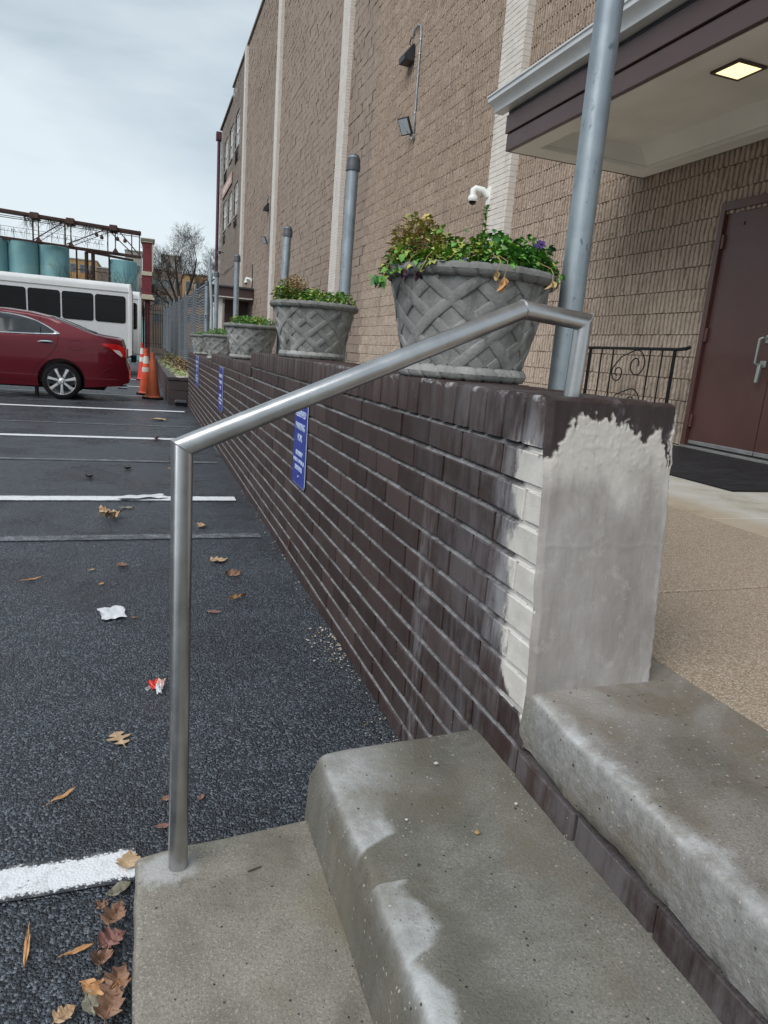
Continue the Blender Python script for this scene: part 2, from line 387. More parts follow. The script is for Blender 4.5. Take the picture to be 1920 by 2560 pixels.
def m_joint():
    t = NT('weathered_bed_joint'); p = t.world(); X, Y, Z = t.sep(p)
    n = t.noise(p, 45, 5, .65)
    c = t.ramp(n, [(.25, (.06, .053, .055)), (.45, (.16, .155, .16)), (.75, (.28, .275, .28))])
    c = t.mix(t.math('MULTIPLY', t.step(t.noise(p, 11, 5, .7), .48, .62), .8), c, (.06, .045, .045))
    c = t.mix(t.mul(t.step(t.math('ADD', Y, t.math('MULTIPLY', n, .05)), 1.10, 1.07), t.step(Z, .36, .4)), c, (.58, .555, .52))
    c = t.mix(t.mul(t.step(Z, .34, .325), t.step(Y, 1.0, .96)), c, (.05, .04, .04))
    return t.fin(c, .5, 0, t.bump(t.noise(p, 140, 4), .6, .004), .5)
def m_plaster():
    t = NT('skim_plaster'); p = t.world(); X, Y, Z = t.sep(p); k = t.attr('cover', 'Fac')
    a = t.noise(t.map(p, (1.3, 1, .7)), 7, 5, .6, .3); st = t.noise(t.map(p, (120, 120, 9)), 1, 5, .65); f = t.noise(p, 190, 4, .65)
    c = t.ramp(a, [(.28, (.23, .208, .19)), (.5, (.31, .285, .265)), (.72, (.40, .378, .362))])
    c = t.mix(t.math('MULTIPLY', t.step(st, .48, .7), .22), c, (.19, .17, .155))
    c = t.mix(t.math('MULTIPLY', t.step(t.noise(p, 26, 6, .7), .54, .68), .3), c, (.50, .48, .455))
    c = t.mix(t.mul(t.step(Z, .50, .43), t.step(t.noise(p, 14, 4), .35, .6), .5), c, (.19, .175, .16))
    rim = t.step(t.math('ADD', Z, t.math('MULTIPLY', t.math('SUBTRACT', a, .5), .25)), .76, .86)
    c = t.mix(t.math('MULTIPLY', rim, .7), c, (.56, .525, .475))
    c = t.mix(t.mul(t.step(t.math('ADD', X, t.math('MULTIPLY', t.math('SUBTRACT', a, .5), .1)), .885, .915), .5), c, (.56, .545, .53))
    c = t.mix(t.math('MULTIPLY', t.step(t.noise(p, 60, 5, .7), .62, .72), t.math('MULTIPLY', rim, .55)), c, (.22, .20, .17))
    br = t.ramp(t.noise(t.map(p, (40, 40, 9)), 1, 5), [(.3, (.026, .016, .016)), (.6, (.042, .028, .027)), (.8, (.075, .066, .068))])
    br = t.mix(t.mul(t.step(t.noise(t.map(p, (30, 30, 14)), 1, 5, .65), .56, .74), t.step(X, .7, .86)), br, (.18, .17, .18))
    c = t.mix(k, br, c)
    h = t.math('ADD', t.math('MULTIPLY', f, .5), t.math('MULTIPLY', st, .5))
    return t.fin(c, t.math('ADD', .45, t.math('MULTIPLY', k, .4)), 0, t.bump(h, .3, .003), .3)
def m_block():
    t = NT('split_ribbed_block'); p = t.world(); X, Y, Z = t.sep(p); rd = t.rand()
    a = t.noise(p, 1.1, 5, .6); f = t.noise(p, 55, 4, .65); g = t.noise(p, 9, 4, .6)
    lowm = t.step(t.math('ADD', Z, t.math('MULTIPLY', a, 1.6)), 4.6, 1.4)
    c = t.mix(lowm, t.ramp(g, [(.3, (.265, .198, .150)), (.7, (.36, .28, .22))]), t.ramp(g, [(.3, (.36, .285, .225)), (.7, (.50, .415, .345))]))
    c = t.mix(t.math('MULTIPLY', t.step(f, .5, .68), .5), c, (.44, .37, .31))
    c = t.mix(t.math('MULTIPLY', t.step(f, .45, .33), .35), c, (.15, .10, .072))
    c = t.mix(t.math('MULTIPLY', t.step(cellrand(t, 4.742, .372), .3, 1.), .17), c, (.19, .142, .108))
    c = t.mix(t.math('MULTIPLY', t.step(cellrand(t, 4.742, .372), .22, 0.), .14), c, (.47, .39, .32))
    c = t.mix(t.mul(t.step(t.noise(t.map(p, (1, 1, .25)), 2.2, 5, .6), .56, .72), .4), c, (.135, .11, .098))
    return t.fin(c, .85, 0, t.bump(f, .5, .006), .2)
def m_block_far():
    t = NT('ribbed_block_far'); p = t.world(); X, Y, Z = t.sep(p)
    a = t.noise(p, .35, 5, .6); dash = t.noise(t.map(p, (4, 9, 2.6)), 1, 3, .7); f = t.noise(p, 30, 3, .6)
    c = t.ramp(a, [(.3, (.255, .194, .152)), (.7, (.315, .247, .198))])
    cr_ = cellrand(t, 14.36, .372)
    c = t.mix(t.math('MULTIPLY', t.step(cr_, .35, 1.), .14), c, (.19, .145, .115)); c = t.mix(t.math('MULTIPLY', t.step(cr_, .25, 0.), .10), c, (.42, .345, .29))
    c = t.mix(t.math('MULTIPLY', t.step(dash, .55, .7), .45), c, (.40, .335, .29))
    c = t.mix(t.math('MULTIPLY', t.step(dash, .42, .3), .5), c, (.135, .095, .078))
    c = t.mix(t.mul(t.step(Y, 36.2, 36.6), .55), c, (.17, .148, .132))
    c = t.mix(t.mul(t.step(t.noise(t.map(p, (1, .5, .12)), 2, 5, .6), .56, .75), t.step(Z, 9, 14.3), .6), c, (.12, .10, .092))
    return t.fin(c, .88, 0, t.bump(t.math('ADD', dash, t.math('MULTIPLY', f, .5)), .6, .02), .3)
def m_pale_brick():
    t = NT('cream_painted_brick'); p = t.world(); n = t.noise(p, 8, 5, .6); st = t.noise(t.map(p, (6, 6, .8)), 1, 5, .6)
    c = t.ramp(n, [(.3, (.56, .51, .455)), (.7, (.68, .63, .575))])
    c = t.mix(t.math('MULTIPLY', t.step(st, .52, .75), .35), c, (.36, .31, .27))
    return t.fin(c, .7, 0, t.bump(t.noise(p, 70, 3), .4, .005))
def m_aggregate():
    t = NT('exposed_aggregate'); p = t.world(); X, Y, Z = t.sep(p)
    v = t.voro(p, 270); vc = t.sep(t.voro(p, 270, out='Color')); b = t.noise(p, 1.2, 5, .6)
    c = t.ramp(vc[0], [(0, (.22, .165, .12)), (.25, (.38, .30, .225)), (.6, (.47, .39, .305)), (.85, (.58, .52, .44)), (1, (.30, .20, .14))])
    c = t.mix(t.math('MULTIPLY', t.step(v, .35, .6), .7), c, (.24, .18, .125))
    c = t.mix(t.math('MULTIPLY', t.step(b, .5, .68), .25), c, (.24, .165, .095))
    h = t.math('MULTIPLY', v, -1.)
    return t.fin(c, .55, 0, t.bump(h, .5, .004), .45)
def m_apron():
    t = NT('stained_apron'); p = t.world(); X, Y, Z = t.sep(p); n = t.noise(p, 3.2, 6, .62, .5); f = t.noise(p, 90, 3)
    c = t.ramp(n, [(.3, (.27, .235, .18)), (.48, (.44, .41, .35)), (.75, (.53, .52, .49))])
    c = t.mix(t.mul(t.step(X, 2.62, 2.36), .45), c, (.34, .225, .11))
    return t.fin(c, .6, 0, t.bump(f, .35, .005))
def m_steel():
    t = NT('brushed_stainless'); p = t.obj(); n = t.noise(p, 14, 4, .6); f = t.noise(t.map(p, (300, 300, 18)), 1, 3)
    c = t.ramp(n, [(.3, (.42, .42, .42)), (.7, (.56, .56, .565))])
    return t.fin(c, t.math('ADD', t.ramp(n, [(.3, .24), (.7, .36)]), t.math('MULTIPLY', f, .06)), 1.0, t.bump(f, .06, .002))
def m_galv():
    t = NT('galvanised_steel'); p = t.world(); n = t.noise(p, 9, 5, .6); sp = t.noise(t.map(p, (60, 60, 26)), 1, 4, .7)
    c = t.ramp(n, [(.3, (.21, .245, .275)), (.7, (.32, .365, .395))])
    c = t.mix(t.step(sp, .60, .70), c, (.10, .12, .14))
    st = t.noise(t.map(p, (40, 40, 1.2)), 1, 4)
    c = t.mix(t.math('MULTIPLY', t.step(st, .5, .7), .3), c, (.42, .46, .48))
    return t.fin(c, .48, .55, t.bump(sp, .15, .003))
def m_cast():
    t = NT('cast_stone'); p = t.obj(); n = t.noise(p, 13, 5, .6); f = t.noise(p, 120, 4, .65); b = t.noise(p, 4, 5, .65, .4)
    hgt = t.attr('relief', 'Fac'); X, Y, Z = t.sep(p)
    c = t.ramp(n, [(.3, (.19, .192, .183)), (.7, (.33, .33, .315))])
    c = t.mix(t.math('MULTIPLY', t.step(b, .46, .66), .6), c, (.40, .40, .385))
    run = t.noise(t.map(p, (18, 18, 2.5)), 1, 5, .65)
    c = t.mix(t.math('MULTIPLY', t.step(run, .5, .66), .55), c, (.075, .078, .072))
    c = t.mix(t.math('MULTIPLY', t.step(t.math('ADD', Z, t.math('MULTIPLY', b, .05)), .262, .285), .55), c, (.085, .086, .08))
    c = t.mix(t.math('MULTIPLY', t.step(t.noise(p, 7, 5, .7), .55, .7), .5), c, (.085, .088, .085))
    return t.fin(c, .85, 0, t.bump(f, .5, .005), .3)
def m_leaf(name, a, b, rough=.5, sc=30):
    t = NT(name); p = t.obj(); n = t.noise(p, sc, 3); c = t.ramp(n, [(.3, a), (.7, b)])
    return t.fin(c, rough, 0, t.bump(t.noise(p, 160, 2), .25, .003), .35, **{'Subsurface Weight': 0.0})
def m_rust(name='rusty_steel'):
    t = NT(name); p = t.obj(); n = t.noise(p, 2.5, 6, .65)
    return t.fin(t.ramp(n, [(.3, (.045, .028, .024)), (.6, (.095, .048, .036)), (.8, (.15, .085, .06))]), .85, 0, t.bump(n, .4, .02))
def m_silo():
    t = NT('teal_silo_paint'); p = t.world(); X, Y, Z = t.sep(p); n = t.noise(t.map(p, (1, 1, .22)), 1.6, 5, .6)
    c = t.ramp(n, [(.3, (.165, .37, .40)), (.7, (.25, .47, .48))])
    c = t.mix(t.math('MULTIPLY', t.step(t.noise(p, .7, 5), .5, .7), .5), c, (.40, .50, .42))
    return t.fin(c, .75, 0, t.bump(t.noise(p, 6, 3), .2, .02))
def m_carpaint():
    t = NT('metallic_red_paint'); p = t.obj(); n = t.noise(p, 900, 1)
    c = t.ramp(n, [(.3, (.092, .002, .008)), (.7, (.138, .004, .013))])
    return t.fin(c, .35, .15, None, .2, **{'Coat Weight': .6, 'Coat Roughness': .03})
def m_glass(name, col=(.012, .014, .016), rough=.04):
    t = NT(name); p = t.obj(); n = t.noise(p, 3, 3)
    return t.fin(t.ramp(n, [(.3, tuple(c*.7 for c in col)), (.7, tuple(c*1.4 for c in col))]), rough, 0, None, .25)
def m_cone(name, col, scuff):
    t = NT(name); p = t.obj(); n = t.noise(p, 9, 5, .65); X, Y, Z = t.sep(p)
    c = t.ramp(n, [(.3, tuple(v*.8 for v in col)), (.7, tuple(min(1, v*1.15) for v in col))])
    if scuff:
        c = t.mix(t.math('MULTIPLY', t.step(t.noise(p, 8, 4, .6, .5), .63, .68), .8), c, (.55, .45, .40))
        c = t.mix(t.math('MULTIPLY', t.step(t.noise(t.map(p, (1,1,1), (3,1,2)), 7, 5, .7, .6), .62, .72), .6), c, (.16, .05, .02))
    return t.fin(c, .5, 0, t.bump(t.noise(p, 60, 3), .2, .003))
def m_emit(name, col, st):
    t = NT(name); X, Y, Z = t.sep(t.obj()); n = t.noise(t.obj(), 4, 2)
    return t.fin((.8, .8, .75), .4, 0, **{'Emission Color': t.mix(n, col, tuple(c*.97 for c in col)), 'Emission Strength': st})

M = dict(asphalt=m_asphalt(), line=m_paint_line('white_line_paint', .86, 1.12), old=m_paint_line('worn_line_paint', .40, .86, (.34, .37, .41)),
    step1=m_concrete('step_concrete', (.245, .226, .190), 1), step2=m_concrete('upper_step_concrete', (.195, .186, .164), 2), slab=m_concrete('landing_concrete', (.205, .186, .166), 3),
    brick=m_wall_brick(), joint=m_joint(), plaster=m_plaster(), block=m_block(), blockfar=m_block_far(), pale=m_pale_brick(),
    agg=m_aggregate(), apron=m_apron(), steel=m_steel(), galv=m_galv(), cast=m_cast(), rust=m_rust(), silo=m_silo(), car=m_carpaint(), glass=m_glass('tinted_glass', (.004, .0045, .005)),
    carglass=m_glass('car_glass', (.035, .040, .045), .03), winglass=m_glass('window_glass', (.10, .125, .14), .06),
    core=simple('dark_wall_core', (.007, .005, .005), .9, spec=.1), rustjoint=simple('rust_stained_mortar', (.235, .115, .06), .9, var=.5, scale=3, world=True),
    palejoint=simple('pale_mortar', (.50, .42, .35), .9, world=True), brown=simple('brown_trim_paint', (.075, .045, .043), .5, var=.15, scale=3),
    door=simple('door_brown_paint', (.090, .040, .034), .4, var=.18, scale=2, bump=.08, bs=20), gutter=simple('white_aluminium', (.60, .62, .63), .38, var=.08),
    soffit=simple('white_soffit', (.78, .76, .70), .75, var=.08, scale=2, bump=.3, bs=120), white=simple('white_plastic', (.72, .73, .70), .4, var=.06),
    black=simple('black_iron', (.006, .006, .007), .35, var=.3, spec=.2), rubber=simple('black_rubber', (.009, .009, .010), .8, var=.3, spec=.2), cap=simple('dark_post_cap', (.065, .07, .08), .5),
    mat_=None, soil=simple('dark_soil', (.035, .026, .02), .95, var=.4, scale=25, bump=.8, bs=40), lampgrey=simple('lamp_housing', (.03, .032, .036), .45),
    bluesign=simple('blue_sign_paint', (.022, .045, .30), .3, var=.08), lettering=simple('white_lettering', (.62, .70, .85), .35, var=.03), busw=simple('white_bus_paint', (.66, .67, .67), .3, var=.05, scale=1.5, bump=.03, dirt=(.56, .57, .57)),
    chrome=simple('chrome', (.75, .76, .78), .12, 1.0, var=.05, bump=0), tyre=simple('tyre_rubber', (.009, .009, .010), .8, spec=.2), alloy=simple('alloy_rim', (.66, .66, .66), .38, .6, var=.06, bump=0),
    redlamp=simple('red_lamp', (.50, .008, .010), .12, var=.15, bump=0), clearlamp=simple('clear_lamp', (.62, .52, .50), .1, var=.1, bump=0), maroon=simple('maroon_stucco', (.165, .03, .04), .8, var=.12, scale=2),
    cream=simple('cream_stucco', (.52, .47, .36), .8, var=.12), bark=simple('bare_bark', (.055, .043, .036), .9, var=.4, scale=4), vine=simple('dry_vine', (.06, .05, .042), .9, var=.4),
    green=m_leaf('green_leaf', (.065, .19, .026), (.15, .36, .055)), dgreen=m_leaf('dark_green_leaf', (.022, .095, .026), (.05, .18, .04)), ygreen=m_leaf('yellow_green_leaf', (.20, .29, .04), (.42, .42, .10)),
    dry=m_leaf('dry_brown_leaf', (.24, .155, .06), (.46, .33, .155), .8), tan=m_leaf('tan_fallen_leaf', (.36, .235, .13), (.52, .375, .24), .7), rusty=m_leaf('rust_brown_leaf', (.16, .085, .055), (.33, .20, .135), .7),
    maple=m_leaf('dull_red_leaf', (.17, .075, .062), (.31, .17, .145), .7), greyleaf=m_leaf('grey_green_leaf', (.16, .15, .11), (.30, .28, .215), .7), orange=m_leaf('orange_leaf', (.42, .21, .085), (.60, .35, .17), .6),
    petal=simple('violet_petal', (.05, .02, .13), .6), wilt=simple('wilted_petal', (.035, .010, .022), .7), yellow=simple('yellow_petal', (.70, .52, .16), .6), variegated=m_leaf('variegated_blade', (.20, .30, .075), (.58, .60, .33), .55, 6),
    peb=simple('pale_pebble', (.50, .47, .42), .8, var=.4, scale=3), ybrick=simple('yellow_brick', (.40, .245, .105), .85, var=.2, scale=1.2, world=True), bbrick=simple('brown_brick', (.20, .155, .125), .88, var=.2, scale=1.0, world=True),
    greyc=simple('grey_render', (.30, .28, .25), .88, var=.15, world=True), paper=simple('white_tissue', (.60, .62, .64), .9, var=.08), red=simple('red_wrapper', (.62, .035, .02), .3, var=.1), pink=simple('pink_wrapper', (.62, .40, .36), .35, var=.15),
    conec=m_cone('faded_orange', (.52, .115, .045), True), coned=m_cone('bright_orange', (.72, .10, .035), False), coner=m_cone('red_orange', (.66, .035, .018), False), sheet=simple('reflective_white', (.62, .58, .53), .5, var=.1),
    plinth=simple('brown_painted_block', (.052, .036, .036), .5, var=.25, scale=3), signpanel=simple('faded_pink_sign', (.42, .25, .20), .6, var=.1), signtext=simple('pale_sign_text', (.62, .56, .50), .6), pipe=simple('maroon_downspout', (.085, .028, .032), .4),
    silver=simple('aluminium', (.50, .50, .49), .35, .8, var=.08), handle=simple('door_pull_grey', (.34, .37, .34), .4, .5, var=.12), grout=simple('grout_patch', (.40, .40, .39), .85, var=.12, scale=25, world=True), lampglass=simple('lamp_lens', (.45, .50, .53), .2, var=.1),
    mesh=simple('chain_link_wire', (.16, .18, .20), .5, .4), ybloss=None)
def m_mat():
    t = NT('rubber_door_mat'); p = t.world(); w_ = t.noise(t.map(p, (5, 22, 1)), 1, 3); g = t.voro(p, 60, rnd=.1)
    return t.fin(t.ramp(w_, [(.3, (.010, .011, .013)), (.7, (.020, .022, .026))]), t.ramp(w_, [(.3, .4), (.7, .65)]), 0, t.bump(t.math('ADD', g, t.math('MULTIPLY', w_, 2)), .8, .006))
M['mat_'] = m_mat()
# ------------------------------------------------------------------ the setting: ground, lines, steps, terrace
ys = [-4, -2, 0, 2, 4, 4.5]+[5+.5*i for i in range(20)]+[16+3*i for i in range(19)]+[90, 140, 260, 600, 1500]
xs = [-900, -200, -60, -25, -12, -6, -3, -1.5, 0, .66, 2, 5, 12, 40, 200, 900]
g = MB(); g.grid([[(x, y, gz(y)-.02*sstep(10, 60, abs(x))) for x in xs] for y in ys])
struct(obj('ground', g, M['asphalt'], smooth=True))
def ribbon(name, y0, y1, x0, x1, mat, skew=0., lift=.004):
    m = MB(); n = 24
    w_ = y1-y0; e_ = min(.012, w_*.15)
    m.grid([[(lerp(x0, x1, i/n), y+skew*(lerp(x0, x1, i/n)), gz(y)+lift) for i in range(n+1)] for y in (y0-.006, y0+e_, y1-e_, y1+.006)])
    o = obj(name, m, mat, smooth=True); at_ = o.data.attributes.new('edge', 'FLOAT', 'POINT'); at_.data.foreach_set('value', [0.]*(n+1)+[1.]*(2*n+2)+[0.]*(n+1))
    return struct(o)
ribbon('parking_line', 1.166, 1.246, -7, -.020, M['line'])
ribbon('parking_line', 4.385, 4.51, -7, .555, M['line'], .012)
ribbon('parking_line', 7.36, 7.50, -7, .50, M['line'], .03)
ribbon('parking_line', 10.63, 10.80, -7, .55, M['line'], .05)
ribbon('parking_line', 13.6, 13.75, -7, .0, M['line'], .03)
ribbon('parking_line', 16.6, 16.75, -7, .2, M['line'], .03)
ribbon('parking_line', 19.9, 20.1, -7, .25, M['line'], .03)
for y in (3.51, 5.90, 8.6, 11.6): ribbon('worn_parking_line', y, y+.09, -7, .58, M['old'], .01, .0035)

# concrete steps: long treads that run with the wall
def tread(x_nose, x_in, x_back, ztop, zbot, yend0, yend1, r, seed, over=.0):
    """profile across X (nose rounded), run along Y with an uneven, rounded far end"""
    prof = [(x_in, zbot), (x_in, zbot+(ztop-zbot)*.4), (x_in-(x_in-x_nose)*.4, ztop-r*1.9), (x_nose, ztop-r)]
    for i in range(1, 7):
        a = i/6*math.pi/2; prof.append((x_nose+r-r*math.cos(a), ztop-r+r*math.sin(a)))
    k = 26
    for i in range(1, k+1): prof.append((lerp(x_nose+r, x_back, i/k), ztop))
    yy = list(np.linspace(-1.2, .2, 20))+list(np.linspace(.22, .9, 60))+list(np.linspace(.91, 1.0, 12))
    rows = []
    def pt(x, z, y, shrink):
        t = (x-x_nose)/(x_back-x_nose); ye = lerp(yend0, yend1, t)
        yy_ = y+(ye-1.0)*sstep(.2, 1.0, y)
        nz = .0016*fbm(x*14+seed, yy_*14, z*14)+.0026*fbm(x*3, yy_*3+seed, 0)
        wob = .0028*fbm(yy_*9, seed*3, 1) if x < x_nose+r*1.2 else 0
        # dished, worn nosing
        return (x+wob, yy_, z+nz+(-.004*sstep(.06, 0, x-x_nose) if z >= ztop-r else 0)-shrink*(1 if z > zbot+.01 else 0))
    for y in yy: rows.append([pt(x, z, y, 0) for x, z in prof])
    for i in range(1, 6):          # rounded far end
        a = i/5*math.pi/2; rr = .014
        rows.append([(px, py+rr*math.sin(a), pz-(rr*(1-math.cos(a)) if pz > zbot+.01 else 0)) for px, py, pz in rows[len(yy)-1]])
    last = rows[-1]; rows.append([(px, py+.002, zbot) for px, py, pz in last])
    m = MB(); m.grid(rows); return m
steps = thing('concrete_steps', 'worn grey concrete steps below the handrail, leading up from the asphalt', 'steps', (0.15, 0, 0))
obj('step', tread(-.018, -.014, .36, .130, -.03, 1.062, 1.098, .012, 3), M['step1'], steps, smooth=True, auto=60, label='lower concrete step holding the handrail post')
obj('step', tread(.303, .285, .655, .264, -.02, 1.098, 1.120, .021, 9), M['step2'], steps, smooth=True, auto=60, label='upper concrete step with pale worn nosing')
# fine rough strip where treads meet the riser
# landing slab
sl_ = MB(); rows = []
yy = list(np.linspace(-1.2, 0, 20))+list(np.linspace(.02, 1.0, 110))
for y in yy:
    low = .328+.010*fbm(y*5, 3, 0)+.004*fbm(y*22, 1, 0); nx = lerp(.632, .6415, sstep(.82, .93, y))+.0022*fbm(y*7, 8, 0)*sstep(.97, .8, y)+.035*sstep(.962, .98, y); chip = .004*max(0, fbm(y*13, 0, 4))+.003*max(0, fbm(y*45, 2, 4))
    pr = [(.68, low+.004), (.645, low), (nx+.004, low+.006), (nx-.001, low+.03), (nx+.001, .39), (nx+.002+chip, .422), (nx+.006+chip, .4305), (nx+.014+chip, .4342), (nx+.03, .4357)]
    pr += [(lerp(nx+.07, .985, i/16), .436) for i in range(17)]+[(.985, .40)]
    rows.append([(x+.0015*fbm(y*30, x*30, z*30), y, z+.0018*fbm(x*12, y*12, z*9)) for x, z in pr])
sl_.grid(rows); struct(obj('landing', sl_, M['slab'], smooth=True, auto=45))
sb = MB(); sb.box((.70, -1.2, -.02), (.99, .985, .40)); struct(obj('landing_base', sb, M['core']))
st = MB(); st.grid([[(x, y, .4345+.001*fbm(x*9, y*9, 0)) for x in np.linspace(.90, .985, 5)] for y in np.linspace(1.0, 4, 30)]); struct(obj('landing_edge', st, M['slab']))
# terrace: exposed aggregate panels divided by joints, then a smooth apron along the building
tb = MB(); tb.box((.992, -2, -.05), (4.6, 11.2, .405)); struct(obj('terrace_base', tb, M['core']))
ter = thing('terrace', 'tan exposed aggregate paving behind the plastered wall end', 'paving', (1.6, 2, .4)); del ter['category']; del ter['label']; ter['kind'] = 'structure'
for y0, y1 in ((-2, 1.395), (1.405, 4.6), (4.61, 7.8), (7.81, 11.2)):
    m = MB(); m.box((.992, y0, .405), (2.262, y1, .434)); obj('paving_panel', m, M['agg'], ter, bevel=.004)
for y0, y1 in ((-2, 2.2), (2.206, 5.5), (5.506, 11.2)):
    m = MB(); m.box((2.268, y0, .405), (4.6, y1, .4325)); obj('apron_panel', m, M['apron'], ter, bevel=.003)
rb = MB(); rb.grid([[(x, y, lerp(.30, .5, (y-11.2)/30)) for x in (.66, 4.6)] for y in (11.2, 20, 30, 41)]); struct(obj('raised_ground', rb, M['soil']))
# ------------------------------------------------------------------ the brick wall
WX = .643; BP = .1855; CP = .0675; J0 = .859
def chamfer_brick(lx, ly, lz, c, seed, back=False):
    """brick whose outer (-X) face is at x=0; worn, slightly uneven arrises"""
    rg = random.Random(seed); m = MB()
    def ring(x, ins): return [(x+rg.uniform(-.0012, .0012), a*(ly/2-ins)+rg.uniform(-.0007, .0007), b*(lz/2-ins)+rg.uniform(-.0007, .0007)) for a, b in ((-1,-1), (1,-1), (1,1), (-1,1))]
    r0 = ring(0, c); r1 = ring(c, 0); r2 = [(lx, a*ly/2, b*lz/2) for a, b in ((-1,-1), (1,-1), (1,1), (-1,1))]
    vs = r0+r1+r2; fs = [(0,1,2,3)]
    for k in (0, 4):
        for i in range(4): fs.append((k+i, k+(i+1) % 4, k+4+(i+1) % 4, k+4+i))
    return m.add(vs, fs)
wall = thing('brick_wall', 'long low brown painted brick wall with rowlock cap, stepping down along the parking lot', 'wall', (.78, 4, 0))
wb = Vector(wall.location)
BV = [chamfer_brick(.05, BP-.0095, CP-.0105, .003, 100+i).mesh('brick', M['brick']) for i in range(8)]
BH = [chamfer_brick(.05, BP/2-.0065, CP-.0105, .003, 120+i).mesh('brick', M['brick']) for i in range(3)]
def top_joint(y): return J0 if y < 4.56 else (J0-CP if y < 7.43 else J0-2*CP)
cand = []; trim = []
for k in range(15):
    zc = J0-CP*(k+.5)+.0; ph = 1.335 if k % 2 == 0 else 1.416
    yy = ph-20*BP
    while yy < 11.65:
        yc = yy+BP/2; yy += BP
        if zc > top_joint(yc): continue
        if zc < gz(yc)-.03 or yc > 11.63: continue
        if yc < .99 and zc < .33 and (yc < -.9 or zc < .2): continue
        ye = lerp(.951, 1.003, (zc-.424)/.524)+.006
        if zc > .33 and yc-BP/2 < ye:
            if yc+BP/2 > ye+.02: trim.append((ye, yc+BP/2-.00325, zc))
            continue
        cand.append((yc, zc))
def _front(y, z): return 0 if (y < .99) else 1
cand.sort(key=lambda q: (q[0]**2+.4+(q[1]-1)**2) if q[0] > .95 else 3+q[0]**2)
rest = MB()
for a, b, z in trim:
    inst('brick', chamfer_brick(.05, b-a, CP-.0105, .003, int(z*999)).mesh('brick', M['brick']), wall, Vector((WX, (a+b)/2, z))-wb)
for i, (y, z) in enumerate(cand):
    rg = random.Random(int(y*1000)+int(z*7919)); dx = rg.uniform(-.0016, .0016)
    if i < 290:
        o = inst('brick', rg.choice(BV), wall, Vector((WX+dx, y, z))-wb); o.rotation_euler = (rg.uniform(-.006, .006), 0, rg.uniform(-.006, .006))
        if y < 1.12: o.scale = (1, 1.02, 1)
    else:
        me = rg.choice(BV); o = len(rest.v)
        rest.v.extend((WX+dx+v.co.x, y+v.co.y, z+v.co.z) for v in me.vertices); rest.f.extend(tuple(o+a for a in p.vertices) for p in me.polygons); rest.m.extend([0]*len(me.polygons))
obj('brick_courses', rest, M['brick'], wall, kind='stuff')
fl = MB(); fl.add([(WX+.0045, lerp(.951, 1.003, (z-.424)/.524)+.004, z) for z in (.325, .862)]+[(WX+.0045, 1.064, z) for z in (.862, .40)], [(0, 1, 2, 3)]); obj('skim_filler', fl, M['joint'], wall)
# sloping weathered bed joints, one strip for each course
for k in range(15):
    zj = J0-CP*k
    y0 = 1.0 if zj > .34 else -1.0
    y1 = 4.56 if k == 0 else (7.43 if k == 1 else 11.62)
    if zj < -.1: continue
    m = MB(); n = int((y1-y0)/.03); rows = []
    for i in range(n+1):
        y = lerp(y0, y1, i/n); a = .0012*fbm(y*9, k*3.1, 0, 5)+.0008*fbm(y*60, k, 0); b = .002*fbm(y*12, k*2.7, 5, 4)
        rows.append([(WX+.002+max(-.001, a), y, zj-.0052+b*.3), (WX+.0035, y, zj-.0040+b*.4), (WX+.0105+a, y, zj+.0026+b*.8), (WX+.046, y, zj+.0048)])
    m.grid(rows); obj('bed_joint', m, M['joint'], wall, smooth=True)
cr = MB(); cr.box((WX+.046, 1.009, -.15), (.905, 4.556, J0+.004)); cr.box((WX+.0461, 4.556, -.15), (.905, 7.426, J0-CP+.004)); cr.box((WX+.0462, 7.426, -.2), (.905, 11.62, J0-2*CP+.004)); cr.box((WX+.0463, -1.2, -.05), (.72, .99, .325))
obj('wall_core', cr, M['core'], wall)
# rowlock cap: one brick on edge after another, right across the wall
def cap_mesh(seed, h):
    rg = random.Random(seed); m = MB(); rows = []
    L_, W_ = .276, .0662; r = .004
    pr = [(0, 0), (0, h-r*1.6), (.002, h-r*.6), (r*1.5, h), (L_*.5, h), (L_-r, h), (L_, h-r), (L_, 0)]
    for t in (-1, -.86, .86, 1):
        s_ = .0035 if abs(t) == 1 else 0
        rows.append([(x+(s_ if x < .1 else -s_)+rg.uniform(-.0009, .0009), t*W_/2+rg.uniform(-.0006, .0006), z-(s_ if z > h*.5 else 0)+rg.uniform(-.0008, .0008)) for x, z in pr])
    m.grid(rows); o = len(m.v)
    m.f.append(tuple(range(8))); m.f.append(tuple(reversed(range(24, 32)))); m.m += [0, 0]
    return m.mesh('cap_brick', M['brick'], smooth=True, auto=50)
CV = [[cap_mesh(i*10+j, h) for j in range(6)] for i, h in enumerate((.088, .0815, .073))]
for si, (ya, yb, zb) in enumerate(((1.012, 4.555, J0+.006), (4.565, 7.425, J0-CP+.006), (7.435, 11.61, J0-2*CP+.006))):
    pit = .0742; n = int(round((yb-ya)/pit)); pit = (yb-ya)/n
    for i in range(n):
        rg = random.Random(si*1000+i)
        o = inst('cap_brick', rg.choice(CV[si]), wall, Vector((WX-.002+rg.uniform(-.0015, .0015), ya+pit*(i+.5), zb+rg.uniform(-.001, .001)))-wb, (rg.uniform(-.008, .008), 0, rg.uniform(-.008, .008)))
    cm = MB(); cm.box((WX+.034, ya, zb-.004), (.907, yb, zb+(.088, .0815, .073)[si]-.010)); obj('cap_bed', cm, M['core'], wall)
for y0, h0, h1 in ((4.558, .7965, .952), (7.428, .73, .878)):       # stepped ends of the cap
    pass
